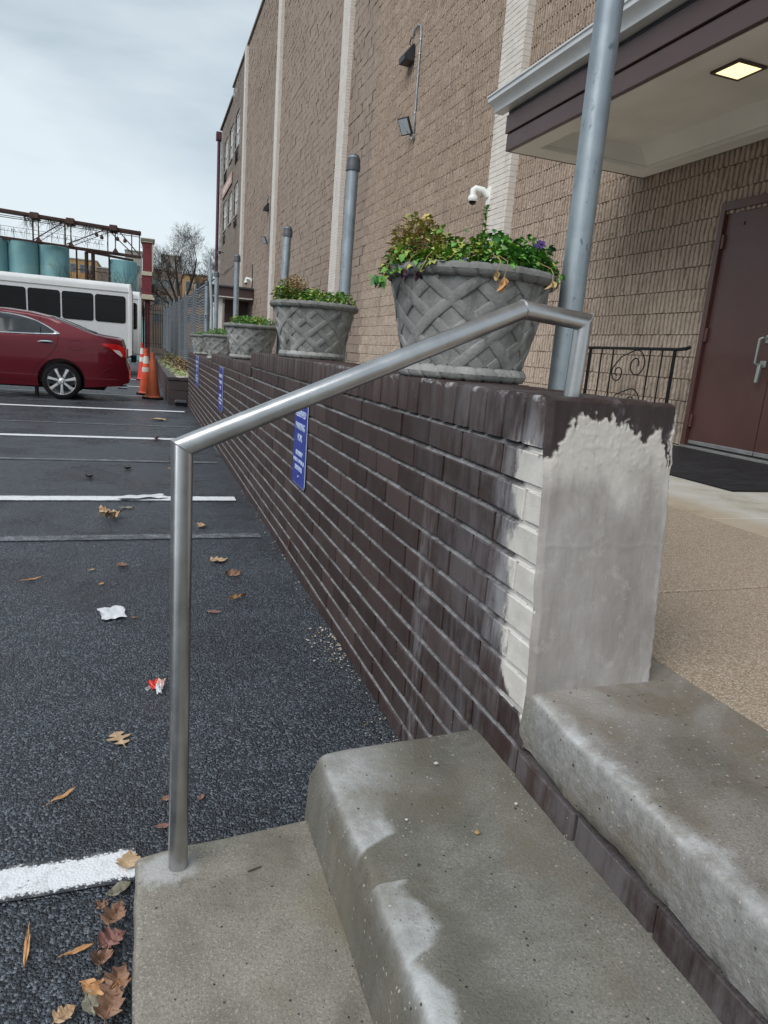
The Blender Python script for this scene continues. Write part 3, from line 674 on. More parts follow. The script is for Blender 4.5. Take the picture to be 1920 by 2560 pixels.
# plastered end face
nx_, nz_ = 120, 210; tx = np.linspace(0, 1, nx_); tz = np.linspace(0, 1, nz_)
bt = [0, .06, .10, .16, .22, .4, .55, .65, .74, .80, .86, .90, .93, .955, 1]; bv = [.842, .852, .885, .915, .926, .923, .914, .905, .885, .912, .905, .885, .86, .91, .938]
P = np.zeros((nz_+6, nx_, 3)); CVR = np.zeros((nz_+6, nx_))
for i, a in enumerate(tz):
    z = lerp(.424, .948, a)
    for j, b in enumerate(tx):
        xr = .912+.0035*fbm(z*14, 3, 1)+.003*fbm(z*50, 2, 8)
        x = lerp(.6415+.002*fbm(z*18, 9, 0), xr, b)
        zb = np.interp(b, bt, bv)+.012*fbm(b*7, 1.7, 0, 5)+.004*fbm(b*34, .7, 0, 4)
        c = sstep(-.005, .005, zb-z+.018*fbm(b*22, z*70, 2, 5))
        if abs(b-.945) < .018 and .842 < z < .89 and fbm(b*60, z*40, 7) > -.15: c = 0
        y = lerp(.951, 1.003, a)-.0040*c-.0016*fbm(b*2.2, z*5, 5, 3)*c-.0004*fbm(b*14, z*34, 5, 4)*c
        y -= .0022*c*max(0, fbm(b*20, z*60, 2, 5))*sstep(.78, .88, z)
        y -= .0009*c*math.exp(-((z-.70+.010*fbm(b*5, 1, 1))/.004)**2)*(.5+.5*fbm(b*6, 4, 4))
        ed = sstep(.05, 0, min(b, 1-b)); y += .010*ed**2
        P[i, j] = (x, y, z); CVR[i, j] = c
for q in range(6):
    a = (q+1)/6*math.pi/2
    for j in range(nx_):
        x, y, z = P[nz_-1, j]; P[nz_+q, j] = (x, y+.012*math.sin(a)+.008*q/6, z+.007*(math.sin(a))); CVR[nz_+q, j] = 0
pm = MB(); pm.grid(P); po = obj('plaster_end', pm, M['plaster'], wall, smooth=True, label='end of the wall skimmed in beige plaster, ragged brown paint along its top')
at = po.data.attributes.new('cover', 'FLOAT', 'POINT'); at.data.foreach_set('value', CVR.reshape(-1).tolist())
bk = MB(); bk.box((.660, 1.008, .40), (.905, 1.03, .940)); obj('end_backing', bk, M['core'], wall)

# ------------------------------------------------------------------ parking signs on the wall
def text_on_wall(parent, txt, yc, zc, width, height, x, bold=.01):
    cu = bpy.data.curves.new('lettering', 'FONT'); cu.body = txt; cu.align_x = 'CENTER'; cu.align_y = 'CENTER'; cu.size = 1; cu.offset = bold; cu.extrude = .002
    cu.materials.append(M['lettering'])
    tmp = bpy.data.objects.new('lettering_curve', cu); COL.objects.link(tmp)
    bpy.context.view_layer.update(); d = tmp.dimensions.copy(); dg_ = bpy.context.evaluated_depsgraph_get()
    me = bpy.data.meshes.new_from_object(tmp.evaluated_get(dg_)); bpy.data.objects.remove(tmp); bpy.data.curves.remove(cu)
    me.materials.clear(); me.materials.append(M['lettering'])
    o = bpy.data.objects.new('lettering', me); COL.objects.link(o)
    sx, sy = width/max(d.x, 1e-3), height/max(d.y, 1e-3)
    o.parent = parent; pb = base_of(parent)
    Mx = Matrix(((0, 0, -1, x), (-1, 0, 0, yc), (0, 1, 0, zc), (0, 0, 0, 1)))
    o.matrix_local = Matrix.Translation(-pb) @ Mx @ Matrix.Diagonal((sx, sy, .3, 1)); return o
def sign(label, ya, yb, za, zb, lines, rot=0, mat='bluesign'):
    s_ = thing('parking_sign', label, 'sign', (WX-.004, (ya+yb)/2, za), 'parking signs on the wall')
    def rr(ins):
        r = .018; pts = []
        for cy, cz, a0 in ((yb-r-ins, zb-r-ins, 0), (ya+r+ins, zb-r-ins, 90), (ya+r+ins, za+r+ins, 180), (yb-r-ins, za+r+ins, 270)):
            for q in range(6): pts.append((cy+r*math.cos(R_(a0+q*18)), cz+r*math.sin(R_(a0+q*18))))
        return pts
    m = MB(); m.prism(rr(0), 0, WX-.006, WX-.0035); obj('rim', m, M['lettering'], s_)
    m = MB(); m.prism(rr(.0025), 0, WX-.0072, WX-.0058); obj('plate', m, M[mat], s_)
    for tx_, fz, fw, fh in lines: text_on_wall(s_, tx_, (ya+yb)/2, lerp(za, zb, fz), (yb-ya)*fw, (zb-za)*fh, WX-.0076)
    for fz in (.10, .95):
        m = MB(); m.lathe([(0, .003), (.005, .002), (.006, 0)], 10); m.xf(Matrix(((0, 0, -1, WX-.0072), (1, 0, 0, (ya+yb)/2), (0, 1, 0, lerp(za, zb, fz)), (0, 0, 0, 1)))); obj('screw', m, M['silver'], s_)
    return s_
L4 = [('RESERVED', .80, .80, .075), ('PARKING', .66, .72, .075), ('FOR', .535, .34, .075), ('ARCHBISHOP', .36, .56, .055), ('ALFRED A. OWENS, JR.', .275, .88, .055), ('SENIOR PASTOR', .19, .56, .055)]
sign('blue reserved parking sign with white lettering, partly behind the sloping handrail', 2.80, 3.055, .408, .80, L4)
sign('blue parking sign in the middle of the wall, between the other two signs', 6.22, 6.55, .385, .782, L4)
sign('farthest blue and white parking sign, near the wall end by the planter bed', 9.25, 9.75, .40, .80, L4)
# ------------------------------------------------------------------ handrail, posts
hr = thing('handrail', 'brushed stainless steel pipe handrail sloping from the lower step to the wall top', 'handrail', (.051, 1.03, .13))
PR = [(.051, 1.030, .128), (.050, 1.030, .846), (.604, 1.066, 1.093), (.747, 1.094, 1.087), (.744, 1.094, .950)]
m = MB(); m.tube(PR, .0158, 24); obj('rail_pipe', m, M['steel'], hr, smooth=True, auto=30)
for a, b in ((0, 1), (1, 2), (2, 3)):
    pass
def weld(p, d, r=.0165):
    q = MB(); d = Vector(d).normalized(); u = d.orthogonal().normalized(); v = d.cross(u)
    pts = [Vector(p)+(u*math.cos(t)+v*math.sin(t))*.0152 for t in np.linspace(0, 2*math.pi, 24, endpoint=False)]
    q.tube(pts, .0017, 6, closed=True); return q
def bis(i):
    a = (Vector(PR[i])-Vector(PR[i-1])).normalized(); b = (Vector(PR[i+1])-Vector(PR[i])).normalized(); return a+b
for i in (1, 2, 3):
    d1 = (Vector(PR[i])-Vector(PR[i-1])).normalized(); nb_ = bis(i).normalized(); u_ = d1.orthogonal().normalized(); v_ = d1.cross(u_); ring_ = []
    for tt in np.linspace(0, 2*math.pi, 36, endpoint=False):
        q_ = (u_*math.cos(tt)+v_*math.sin(tt))*.0158; ring_.append(Vector(PR[i])+q_-d1*(q_.dot(nb_)/d1.dot(nb_))+Vector((.0002*math.sin(tt*11), .0002*math.cos(tt*9), 0)))
    m = MB(); m.tube(ring_, .0011, 6, closed=True); obj('weld_bead', m, M['steel'], hr, smooth=True)
# galvanised posts standing behind the wall
def post(label, x, y, ztop, r=.032, lean=(0, 0), cap=True, zb=.43):
    p = thing('steel_post', label, 'post', (x, y, zb), 'galvanised posts behind the wall')
    m = MB(); m.tube([(x, y, zb), (x+lean[0]*.5, y+lean[1]*.5, lerp(zb, ztop, .5)), (x+lean[0], y+lean[1], ztop)], r, 20); obj('pipe', m, M['galv'], p, smooth=True, auto=30)
    if cap:
        c = Vector((x+lean[0], y+lean[1], ztop)); k = r/.032
        q = MB(); q.lathe([(.0325*k, -.075), (.039*k, -.073), (.040*k, -.045), (.038*k, -.040), (.037*k, -.012), (.030*k, -.006), (.028*k, .006), (0, .008)], 20, tuple(c)); obj('post_cap', q, M['cap'], p, smooth=True, auto=30)
    return p
post('tall galvanised steel post rising past the canopy, nearest the handrail', 1.05, 1.60, 3.2, .0325, (.0, .02), cap=False)
post('capped grey steel post behind the second planter, second tallest', 1.05, 3.88, 2.03, .031, (.012, .0))
post('leaning capped grey steel post rising out of the third planter', 1.05, 5.86, 1.95, .032, (.045, .03))
post('capped grey steel post left of the leaning one, wire tied to its top', 1.05, 8.9, 2.04, .033)
post('short capped grey steel post in front of the brown porch roof', 1.05, 11.5, 2.06, .034)
post('capped end post of the chain link fence', 1.05, 13.35, 2.05, .036, zb=.30)
wr = MB(); pts = [(1.05, 8.9, 1.97)]
for i in range(1, 12): t = i/12; pts.append((1.05, lerp(8.9, 11.5, t), lerp(1.97, 2.0, t)-.04*math.sin(math.pi*t)))
pts.append((1.05, 11.5, 2.0)); wr.tube(pts, .004, 5)
for i in (5, 6, 7): wr.tube([(1.03, pts[i][1], pts[i][2]-.05), (1.07, pts[i][1]+.04, pts[i][2]+.05)], .003, 4)
tag(obj('tie_wire', wr, M['rust'], smooth=True, org=(1.05, 8.9, 1.97)), 'thin barbed wire strung between two capped posts', 'wire')

# ------------------------------------------------------------------ planters
def planter_meshes():
    H = .286
    prof = lambda z: .158+(.214-.158)*((z-.03)/.22)**.9 if z > .03 else .158
    body = MB(); body.lathe([(0, .004), (.15, .004), (.158, .02)]+[(prof(z), z) for z in np.linspace(.03, .25, 12)]+[(.212, .262), (.198, .262), (.192, .20), (0, .20)], 72)
    NS, TW = 11, R_(82)
    straps = MB()
    for sgn in (1, -1):
        for i in range(NS):
            a0 = 2*math.pi*i/NS+(0 if sgn > 0 else .11); rows = []
            for q in range(25):
                t = q/24; z = lerp(.034, .252, t); a = a0+sgn*TW*(t-.5); r = prof(z)
                wv = .0016*math.cos(NS*(a0+sgn*TW*(t-.5)*2)*1.0*.5+(0 if sgn > 0 else math.pi))   # over and under
                hw = .0175/r*.86
                ring = []
                for s_, d in ((-1, -.004), (-.97, .0018), (-.8, .0030), (.8, .0030), (.97, .0018), (1, -.004)):
                    aa = a+s_*hw*.75; zz = z-sgn*s_*.0085
                    rr = prof(max(.03, min(.25, zz)))+d+.0012+wv+.0007*fbm(aa*30, zz*40, i)
                    ring.append((rr*math.cos(aa), rr*math.sin(aa), zz))
                rows.append(ring)
            straps.grid(rows)
    def rope(R, r, z, tw, n, flat=1.0):
        m = MB(); rows = []
        for i in range(n):
            a = 2*math.pi*i/n; row = []
            for j in range(13):
                b = 2*math.pi*j/12; k = ((a*tw+b*.9)/(2*math.pi)) % 1
                rr = r*(1-.24*math.exp(-((k-.5)/.09)**2)+.02*math.sin(k*40))
                row.append(((R+rr*math.cos(b))*math.cos(a), (R+rr*math.cos(b))*math.sin(a), z+rr*flat*math.sin(b)))
            rows.append(row)
        rows.append(rows[0]); m.grid(rows); return m
    soil = MB(); soil.grid([[(.193*t*math.cos(a), .193*t*math.sin(a), .222+.018*(1-t*t)+.008*fbm(t*5*math.cos(a), t*5*math.sin(a), 0)) for a in np.linspace(0, 2*math.pi, 25)] for t in np.linspace(0, 1, 7)])
    return [('body', body.mesh('planter_body', M['cast'], True, auto=60)), ('lattice', straps.mesh('planter_lattice', M['cast'], True, auto=70)),
            ('rim', rope(.217, .0185, .264, 26, 520, .95).mesh('planter_rim', M['cast'], True)), ('foot', rope(.160, .019, .0195, 20, 420).mesh('planter_foot', M['cast'], True)), ('soil', soil.mesh('planter_soil', M['soil'], True))]
PM = planter_meshes()
def leaf_geo(mb, p, d, up, ln, wd, fold=.25, curl=.3):
    d = d.normalized(); s_ = d.cross(up)
    s_ = s_.normalized() if s_.length > 1e-4 else d.orthogonal().normalized()
    n = s_.cross(d)
    a = p; b = p+d*ln*.45+n*ln*.06; c = p+d*ln-n*ln*curl
    l = p+d*ln*.42+s_*wd*.5+n*wd*fold; r = p+d*ln*.42-s_*wd*.5+n*wd*fold
    l2 = p+d*ln*.78+s_*wd*.33+n*(wd*fold*.5-ln*curl*.45); r2 = p+d*ln*.78-s_*wd*.33+n*(wd*fold*.5-ln*curl*.45); b2 = p+d*ln*.78-n*ln*curl*.45
    mb.add([a, l, b, r, l2, b2, r2, c], [(0, 2, 1), (0, 3, 2), (1, 2, 5, 4), (2, 3, 6, 5), (4, 5, 7), (5, 6, 7)])
def flower_geo(mb, p, d, r, n=5):
    d = d.normalized(); u = d.orthogonal().normalized(); v = d.cross(u)
    for i in range(n):
        a = 2*math.pi*i/n; b = a+2*math.pi/n*.92; q = lambda t, k: p+(u*math.cos(t)+v*math.sin(t))*r*k
        mb.add([p, q(a, .7)+d*r*.25, q((a+b)/2, 1.05)+d*r*.1, q(b, .7)+d*r*.25], [(0, 1, 2, 3)])
LEAFM = {}
def leaf_mesh_shared(key, mat):
    if key not in LEAFM:
        m = MB(); leaf_geo(m, Vector((0,0,0)), Vector((1,0,0)), Vector((0,0,1)), 1, .8, .22, .25); LEAFM[key] = m.mesh('leaf', mat, True, recalc=False)
    return LEAFM[key]
def planter(loc, rot, label, plabel, clumps, nleaf, seed, stems=0, parts=0):
    t = thing('planter', label, 'planter', loc, 'basket weave stone planters on the wall')
    for nm, me in PM: inst(nm, me, t, (0,0,0), (0,0,rot), (.965, .965, .985))
    rg = random.Random(seed); base = Vector(loc)+Vector((0, 0, .252))
    pl = thing('pansy_plant', plabel, 'plant', tuple(base), 'pansies in the stone planters')
    bins = {}
    def put(mat): return bins.setdefault(mat, MB())
    for (ang, rad, hgt, spread, mats, dens) in clumps:
        c = base+Vector((math.cos(ang)*rad, math.sin(ang)*rad, 0))
        for i in range(int(nleaf*dens*2.1)):
            u = Vector((rg.gauss(0, 1), rg.gauss(0, 1), abs(rg.gauss(0, 1)))); u.normalize(); k = rg.uniform(.45, 1)**.6
            p = c+Vector((u.x*spread*k, u.y*spread*k, u.z*hgt*k+.012)); rxy = Vector((p.x-base.x, p.y-base.y))
            if rxy.length > .205: p.z -= (rxy.length-.205)*rg.uniform(.3, .9)
            d = Vector((u.x+rg.uniform(-.6, .6), u.y+rg.uniform(-.6, .6), u.z*.5+rg.uniform(-.35, .35)))
            mat = rg.choice(mats); ln = rg.uniform(.012, .023) if mat != 'dry' else rg.uniform(.010, .022)
            leaf_geo(put(mat), p, d, Vector((rg.uniform(-.4, .4), rg.uniform(-.4, .4), 1)), ln, ln*rg.uniform(.65, .95) if mat != 'dry' else ln*.35, .2, rg.uniform(.05, .5))
        for i in range(int(14*dens*3)):
            u = Vector((rg.gauss(0, 1), rg.gauss(0, 1), 1.1)).normalized(); put('dry' if 'dry' in mats else 'green').tube([c+Vector((rg.uniform(-.02, .02), rg.uniform(-.02, .02), -.01)), c+Vector((u.x*spread*.8, u.y*spread*.8, hgt*.8*u.z))], .0011, 3, cap=False)
    for mat, mb in bins.items(): obj('dry_foliage' if mat == 'dry' else 'foliage', mb, M[mat], pl, smooth=True, recalc=False, kind='stuff')
    return t, pl, rg
G3 = ['green', 'green', 'dgreen']; YG = ['green', 'ygreen', 'green', 'ygreen']; DR = ['dry', 'dry', 'dry', 'dry', 'ygreen']
t1, pl1, rg1 = planter((.806, 1.712, .951), .3, 'nearest and largest looking stone planter, beside the handrail top', 'pansy plants with drying stems in the nearest planter',
    [(R_(150), .12, .135, .085, YG, .7), (R_(172), .15, .135, .08, DR, 2.6), (R_(120), .09, .11, .08, YG, .5), (R_(250), .06, .085, .09, YG, .6), (R_(290), .11, .08, .075, G3, .6), (R_(20), .07, .125, .08, G3, .9), (R_(-15), .14, .11, .085, G3, 1.0), (R_(-40), .15, .07, .07, G3, .5), (R_(75), .09, .10, .08, G3, .5), (R_(185), .20, .05, .05, YG, .35), (R_(215), .17, .045, .06, YG, .4)], 230, 11)
b1 = Vector(pl1.location)
# large single leaves, flowers and hanging wilted blooms of the nearest plant
for i in range(60):
    a = rg1.uniform(0, 2*math.pi); r = rg1.uniform(.08, .215); h = .10*(1-(r/.24)**2)+rg1.uniform(-.02, .02)
    key = rg1.choice(['green', 'green', 'dgreen', 'ygreen']); o = inst('leaf', leaf_mesh_shared(key, M[key]), pl1, (math.cos(a)*r, math.sin(a)*r, h+.012))
    k = rg1.uniform(.018, .026); o.scale = (k, k, k); o.rotation_euler = (rg1.uniform(-.5, .5), rg1.uniform(-.4, .6), a+rg1.uniform(-.8, .8))
for a, r, z, mat, sz in ((R_(-12), .165, .100, 'petal', .013), (R_(-5), .18, .108, 'petal', .012), (R_(-30), .17, .102, 'petal', .014), (R_(20), .15, .112, 'petal', .012), (R_(160), .13, .150, 'yellow', .013), (R_(235), .13, .035, 'petal', .011), (R_(262), .16, .02, 'wilt', .014)):
    m = MB(); p = b1+Vector((math.cos(a)*r, math.sin(a)*r, z)); flower_geo(m, p, Vector((math.cos(a)*.4-.5, math.sin(a)*.4-.8, .5)), sz); flower_geo(m, p+Vector((0, 0, .002)), Vector((-.3, -.9, .2)), sz*.7); obj('flower', m, M[mat], pl1, smooth=True, recalc=False)
def hang(a, r, z0, z1, mat, sz):
    m = MB(); p0 = b1+Vector((math.cos(a)*.20, math.sin(a)*.20, .045)); p1 = b1+Vector((math.cos(a+.04)*(r-.002), math.sin(a+.04)*(r-.002), z0+.008)); p2 = b1+Vector((math.cos(a)*(r+.012), math.sin(a)*(r+.012), z1))
    s_ = MB(); s_.tube([p0, p1, (p1+p2)/2+Vector((.004, .002, .004)), p2], .0009, 4); obj('stem', s_, M['dry'], pl1, smooth=True)
    for q in range(5):
        leaf_geo(m, p2+Vector((0, 0, .004)), Vector((rg1.uniform(-.5, .5), rg1.uniform(-.5, .5), -1)), Vector((math.cos(a+q), math.sin(a+q), 0)), sz*rg1.uniform(.7, 1.1), sz*.5, .3, .2)
    obj('wilted_bloom', m, M[mat], pl1, smooth=True, recalc=False)
hang(R_(205), .238, .022, -.002, 'wilt', .030); hang(R_(216), .238, .022, -.008, 'wilt', .028); hang(R_(262), .240, .02, -.012, 'orange', .036); hang(R_(258), .240, .02, .0, 'dry', .026); hang(R_(295), .240, .02, -.004, 'dry', .026); hang(R_(188), .245, .02, -.015, 'green', .034); hang(R_(178), .25, .02, -.012, 'dgreen', .034)
for _i in range(14):
    _a = R_(rg1.choice([172, 180, 188, 196, 300, 312, 225])+rg1.uniform(-6, 6)); _r = rg1.uniform(.205, .262); _k = rg1.choice(['green', 'ygreen', 'green', 'dgreen']); o = inst('leaf', leaf_mesh_shared(_k, M[_k]), pl1, (math.cos(_a)*_r, math.sin(_a)*_r, .042-(_r-.2)*.7+rg1.uniform(-.012, .02))); _q = rg1.uniform(.016, .024); o.scale = (_q, _q, _q); o.rotation_euler = (rg1.uniform(-.5, .5), rg1.uniform(.2, 1.1), _a+rg1.uniform(-.5, .5))
sp = MB(); pt = [b1+Vector((.005, -.03, .0)), b1+Vector((.008, -.032, .09)), b1+Vector((.013, -.03, .162))]; sp.tube(pt, .0022, 5)
obj('flower_spike', sp, M['dry'], pl1); q = MB()
for i in range(40):
    z = rg1.uniform(.10, .178); leaf_geo(q, b1+Vector((.011, -.031, z)), Vector((rg1.uniform(-1, 1), rg1.uniform(-1, 1), .7)), Vector((0, 0, 1)), .016, .008, .2, .3)
obj('spike_leaves', q, M['green'], pl1, smooth=True, recalc=False, kind='stuff')
FULL = lambda s: [(R_(60*i+s), .11, .075, .085, (YG if i % 2 else G3), .6) for i in range(6)]+[(0, 0, .085, .09, YG, .6)]
planter((.815, 3.56, .951), 1.1, 'second stone planter from the handrail, on the highest part of the wall', 'pansy plants with a brown dried clump in the second planter', [(R_(170), .11, .14, .095, ['dry'], 4.5), (R_(185), .17, .10, .05, YG, .5)]+FULL(10)[0:2]+FULL(-40)[3:]+[(R_(-10), .13, .08, .08, YG, .8)], 170, 21)
planter((.815, 5.80, .879), 2.0, 'middle one of the five stone planters, on the second wall level', 'leafy green pansy plants in the middle planter', FULL(0), 150, 31)
planter((.815, 8.05, .803), .7, 'fourth stone planter from the handrail, on the lowest wall level', 'leafy green pansy plants in the fourth planter', FULL(25), 120, 41)
planter((.815, 10.35, .803), 1.7, 'farthest stone planter, next to the chain link fence', 'sparse pansy plants in the farthest planter', [(a, b, c*.6, d, e_, f*.7) for a, b, c, d, e_, f in FULL(5)], 110, 51)
# ------------------------------------------------------------------ the big building
BX = 4.4; BL = .372; BC = .187
bld = thing('block_building', 'tall tan ribbed block building with cream pilasters along the right side', 'building', (7, 20, 0))
bb = Vector(bld.location)
def rib_block(seed, L_=BL, nr=7, rows=8):
    rg = np.random.default_rng(seed); h = BC-.0075; l = L_-.0008; m = MB(); cols = nr*4+1
    jag = rg.normal(0, .0026, (nr+1, rows)); lat = np.cumsum(rg.normal(0, .0022, (nr+1, rows)), axis=1); lat -= lat.mean(axis=1, keepdims=True); dep = rg.uniform(-.004, .004, nr+1)
    G = np.zeros((rows+2, cols+2, 3))
    for i in range(rows):
        z = -h/2+h*i/(rows-1)
        for j in range(cols):
            r = j//4; q = j % 4; r_ = min(r, nr-1)
            d = (.046, .005, -.003, .004)[q] if j < cols-1 else .046
            if q in (1, 2, 3): d += dep[r_]+jag[r_, i]*(1 if q == 2 else .8)
            y = -l/2+l*(j+(-.35 if q == 1 else .25 if q == 3 else 0))/(cols-1)+lat[r_, i]
            if j in (0, cols-1): y = -l/2+l*j/(cols-1)
            if i in (0, rows-1): d += .001
            G[i+1, j+1] = (d, y, z+rg.normal(0, .0012))
    G[0, 1:-1] = G[1, 1:-1]; G[0, 1:-1, 0] = .055; G[-1, 1:-1] = G[-2, 1:-1]; G[-1, 1:-1, 0] = .055
    G[:, 0] = G[:, 1]; G[:, 0, 0] = .055; G[:, -1] = G[:, -2]; G[:, -1, 0] = .055
    m.grid(G, flip=True); return m
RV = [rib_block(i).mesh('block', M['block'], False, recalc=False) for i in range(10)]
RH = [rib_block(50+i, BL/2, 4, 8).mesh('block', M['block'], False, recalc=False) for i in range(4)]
RVn = [np.array([v.co[:] for v in me.vertices]) for me in RV]; RHn = [np.array([v.co[:] for v in me.vertices]) for me in RH]
RVf = [[tuple(p.vertices) for p in me.polygons] for me in RV]; RHf = [[tuple(p.vertices) for p in me.polygons] for me in RH]
def pix(p):
    d = Vector(p)-Vector((0, 0, 1)); z = d.dot(Fw); return 960+1701*d.dot(Rt)/z, 1280-1701*d.dot(Up)/z
lst = []
for c in range(-3, 39):
    z = 1.0+BC*(c+.5); y = 4.742 if z < 2.40 else 3.0; first = True
    if c % 2: lst.append((y+BL/4, z, 1)); y += BL/2
    while y < 14.55:
        lst.append((y+BL/2, z, 0)); y += BL
NEAR_END = {}
def seen(y, z):
    px, py = pix((BX, y, z))
    if not (-40 < px < 1960 and -40 < py < 1300): return False
    if z > 2.75 and y < 5.9: return False
    if z < .6: return False
    return True
vis = sorted([q for q in lst if seen(q[0], q[1])], key=lambda q: q[0]**2+BX**2+(q[1]-1)**2)[:300]
visset = set(vis); restb = MB(); V_ = []; nv = 0
for q in lst:
    y, z, hf = q; rg = random.Random(int(y*977)+int(z*3571)); i = rg.randrange(4 if hf else 10); dx = rg.uniform(-.0012, .0012)
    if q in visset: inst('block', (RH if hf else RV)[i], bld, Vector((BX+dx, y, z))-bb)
    else:
        vv = (RHn if hf else RVn)[i]+np.array((BX+dx, y, z)); o = len(restb.v); restb.v.extend(map(tuple, vv)); ff = (RHf if hf else RVf)[i]
        restb.f.extend(tuple(o+a for a in f) for f in ff); restb.m.extend([0]*len(ff))
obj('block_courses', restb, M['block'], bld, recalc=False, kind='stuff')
bp = MB()
for a, b, c, d in ((4.742, 14.7, .38, 8.2), (3.0, 4.742, 2.40, 8.2)): bp.add([(BX+.030, a, c), (BX+.030, b, c), (BX+.030, b, d), (BX+.030, a, d)], [(0, 1, 2, 3)])
obj('mortar_joints', bp, M['rustjoint'], bld)
# far stretch of the same wall: plainer blocks, laid with openings for the windows
WINS = [(43.45, 44.85, 10.72, 12.40), (40.75, 42.15, 10.72, 12.40), (38.05, 39.45, 10.72, 12.38), (43.4, 44.85, 7.46, 9.04), (40.6, 42.0, 7.46, 9.04), (37.9, 39.3, 7.46, 9.02)]
fv = []; rgf = np.random.default_rng(5); ff = MB()
for c in range(-3, 72):
    z0 = 1.0+BC*c+.003; z1 = z0+BC-.008; y = (14.36 if z0 < 8.05 else 3.0)+(BL/2 if c % 2 else 0)-(0 if z0 >= 8.05 else (.0))
    while y < 47.3:
        ztop = 14.15 if y < 41 else 13.7
        ok = z1 < ztop and not any(a-.1 < y+BL/2 < b+.1 and cc < (z0+z1)/2 < dd for a, b, cc, dd in WINS)
        if ok:
            ys_ = np.linspace(y, min(y+BL-.004, 47.35), 5); d0 = rgf.normal(0, .003); dd_ = np.clip(rgf.normal(0, .0035, (2, 5))+d0, -.010, .010)
            ff.grid([[(BX+.006+dd_[r, i], ys_[i], (z0, z1)[r]) for i in range(5)] for r in (0, 1)], flip=True)
        y += BL
obj('far_block_courses', ff, M['blockfar'], bld, recalc=False, kind='stuff')
bk = MB(); bk.box((BX+.13, 14.5, -.6), (14, 47.3, 13.9)); bk.box((BX+.131, 4.9, -.6), (13.9, 14.5, 13.9)); bk.box((BX+.132, -2, 2.5), (13.9, 4.9, 13.9)); obj('wall_body', bk, M['blockfar'], bld)
jb = MB(); jb.add([(BX+.125, 37.4, .2), (BX+.125, 47.3, .2), (BX+.125, 47.3, 13.7), (BX+.125, 37.4, 13.7)], [(0, 1, 2, 3)]); jb.add([(BX+.026, 14.4, .2), (BX+.026, 37.4, .2), (BX+.026, 37.4, 14.1), (BX+.026, 14.4, 14.1)], [(0, 1, 2, 3)]); jb.add([(BX+.026, 3.0, 8.0), (BX+.026, 14.4, 8.0), (BX+.026, 14.4, 14.1), (BX+.026, 3.0, 14.1)], [(0, 1, 2, 3)]); obj('far_mortar_joints', jb, M['rustjoint'], bld)
fw_ = MB()
for c in range(-3, 7):
    y = -.6+(BL/2 if c % 2 else 0)
    while y < 2.86:
        z = 1.0+BC*(c+.5); ff_ = None; fw_.box((BX, y, z-BC/2+.005), (BX+.1, min(y+BL-.006, 3.25), z+BC/2-.005)); y += BL
obj('block_courses', fw_, M['block'], bld, kind='stuff')
# pilasters
def pilaster(y0, y1, z1, detail, label):
    p = link('pilaster', None, bld, Vector((BX, (y0+y1)/2, .4))-bb); p['label'] = label
    c = MB(); c.box((BX-.098, y0+.006, .35), (BX+.05, y1-.006, z1)); obj('mortar', c, M['palejoint'], p)
    k = .0675; n = int((z1-.4)/k); st_ = MB(); pb = base_of(p)
    mats = M['pale']
    if detail:
        mk = lambda l, sd: chamfer_brick(.11, l-.004, k-.004, .0025, sd)
        W = (y1-y0)/3; full = [mk(W, 300+i).mesh('brick', mats) for i in range(4)]; half = [mk(W/2, 320+i).mesh('brick', mats) for i in range(3)]
    cnt = 0
    for i in range(n):
        z = .4+k*(i+.5)
        if detail and cnt < 297 and z > .95:
            W = (y1-y0)/3; rg = random.Random(i)
            if i % 2 == 0: seq = [(y0+W*(j+.5), full) for j in range(3)]
            else: seq = [(y0+W*.25, half), (y0+W, full), (y0+2*W, full), (y1-W*.25, half)]
            for y, ms in seq: inst('brick', rg.choice(ms), p, Vector((BX-.103+rg.uniform(-.0015, .0015), y, z))-pb); cnt += 1
        else: st_.box((BX-.1025, y0+.001, z-k/2+.003), (BX+.02, y1-.001, z+k/2-.003))
    obj('brick_courses', st_, mats, p, kind='stuff'); return p
pilaster(8.31, 8.90, 6.6, True, 'nearest cream painted brick pilaster'); pilaster(16.75, 17.38, 10.2, False, 'second cream pilaster from the canopy'); pilaster(26.0, 26.6, 14.1, False, 'third cream pilaster'); pilaster(35.1, 35.7, 14.1, False, 'farthest cream pilaster beside the windows')
# coping, downspout
cp = MB(); cp.box((BX-.07, 3, 14.15), (BX+.5, 41, 14.23)); cp.box((BX-.071, 41.0, 13.70), (BX+.5, 47.45, 13.78)); obj('coping', cp, M['greyc'], bld)
ds = MB(); ds.tube([(BX-.12, 47.3, 3.0), (BX-.12, 47.3, 13.1)], .10, 10); ds.box((BX-.30, 47.1, 13.1), (BX+.02, 47.55, 13.55)); obj('downspout', ds, M['pipe'], bld)
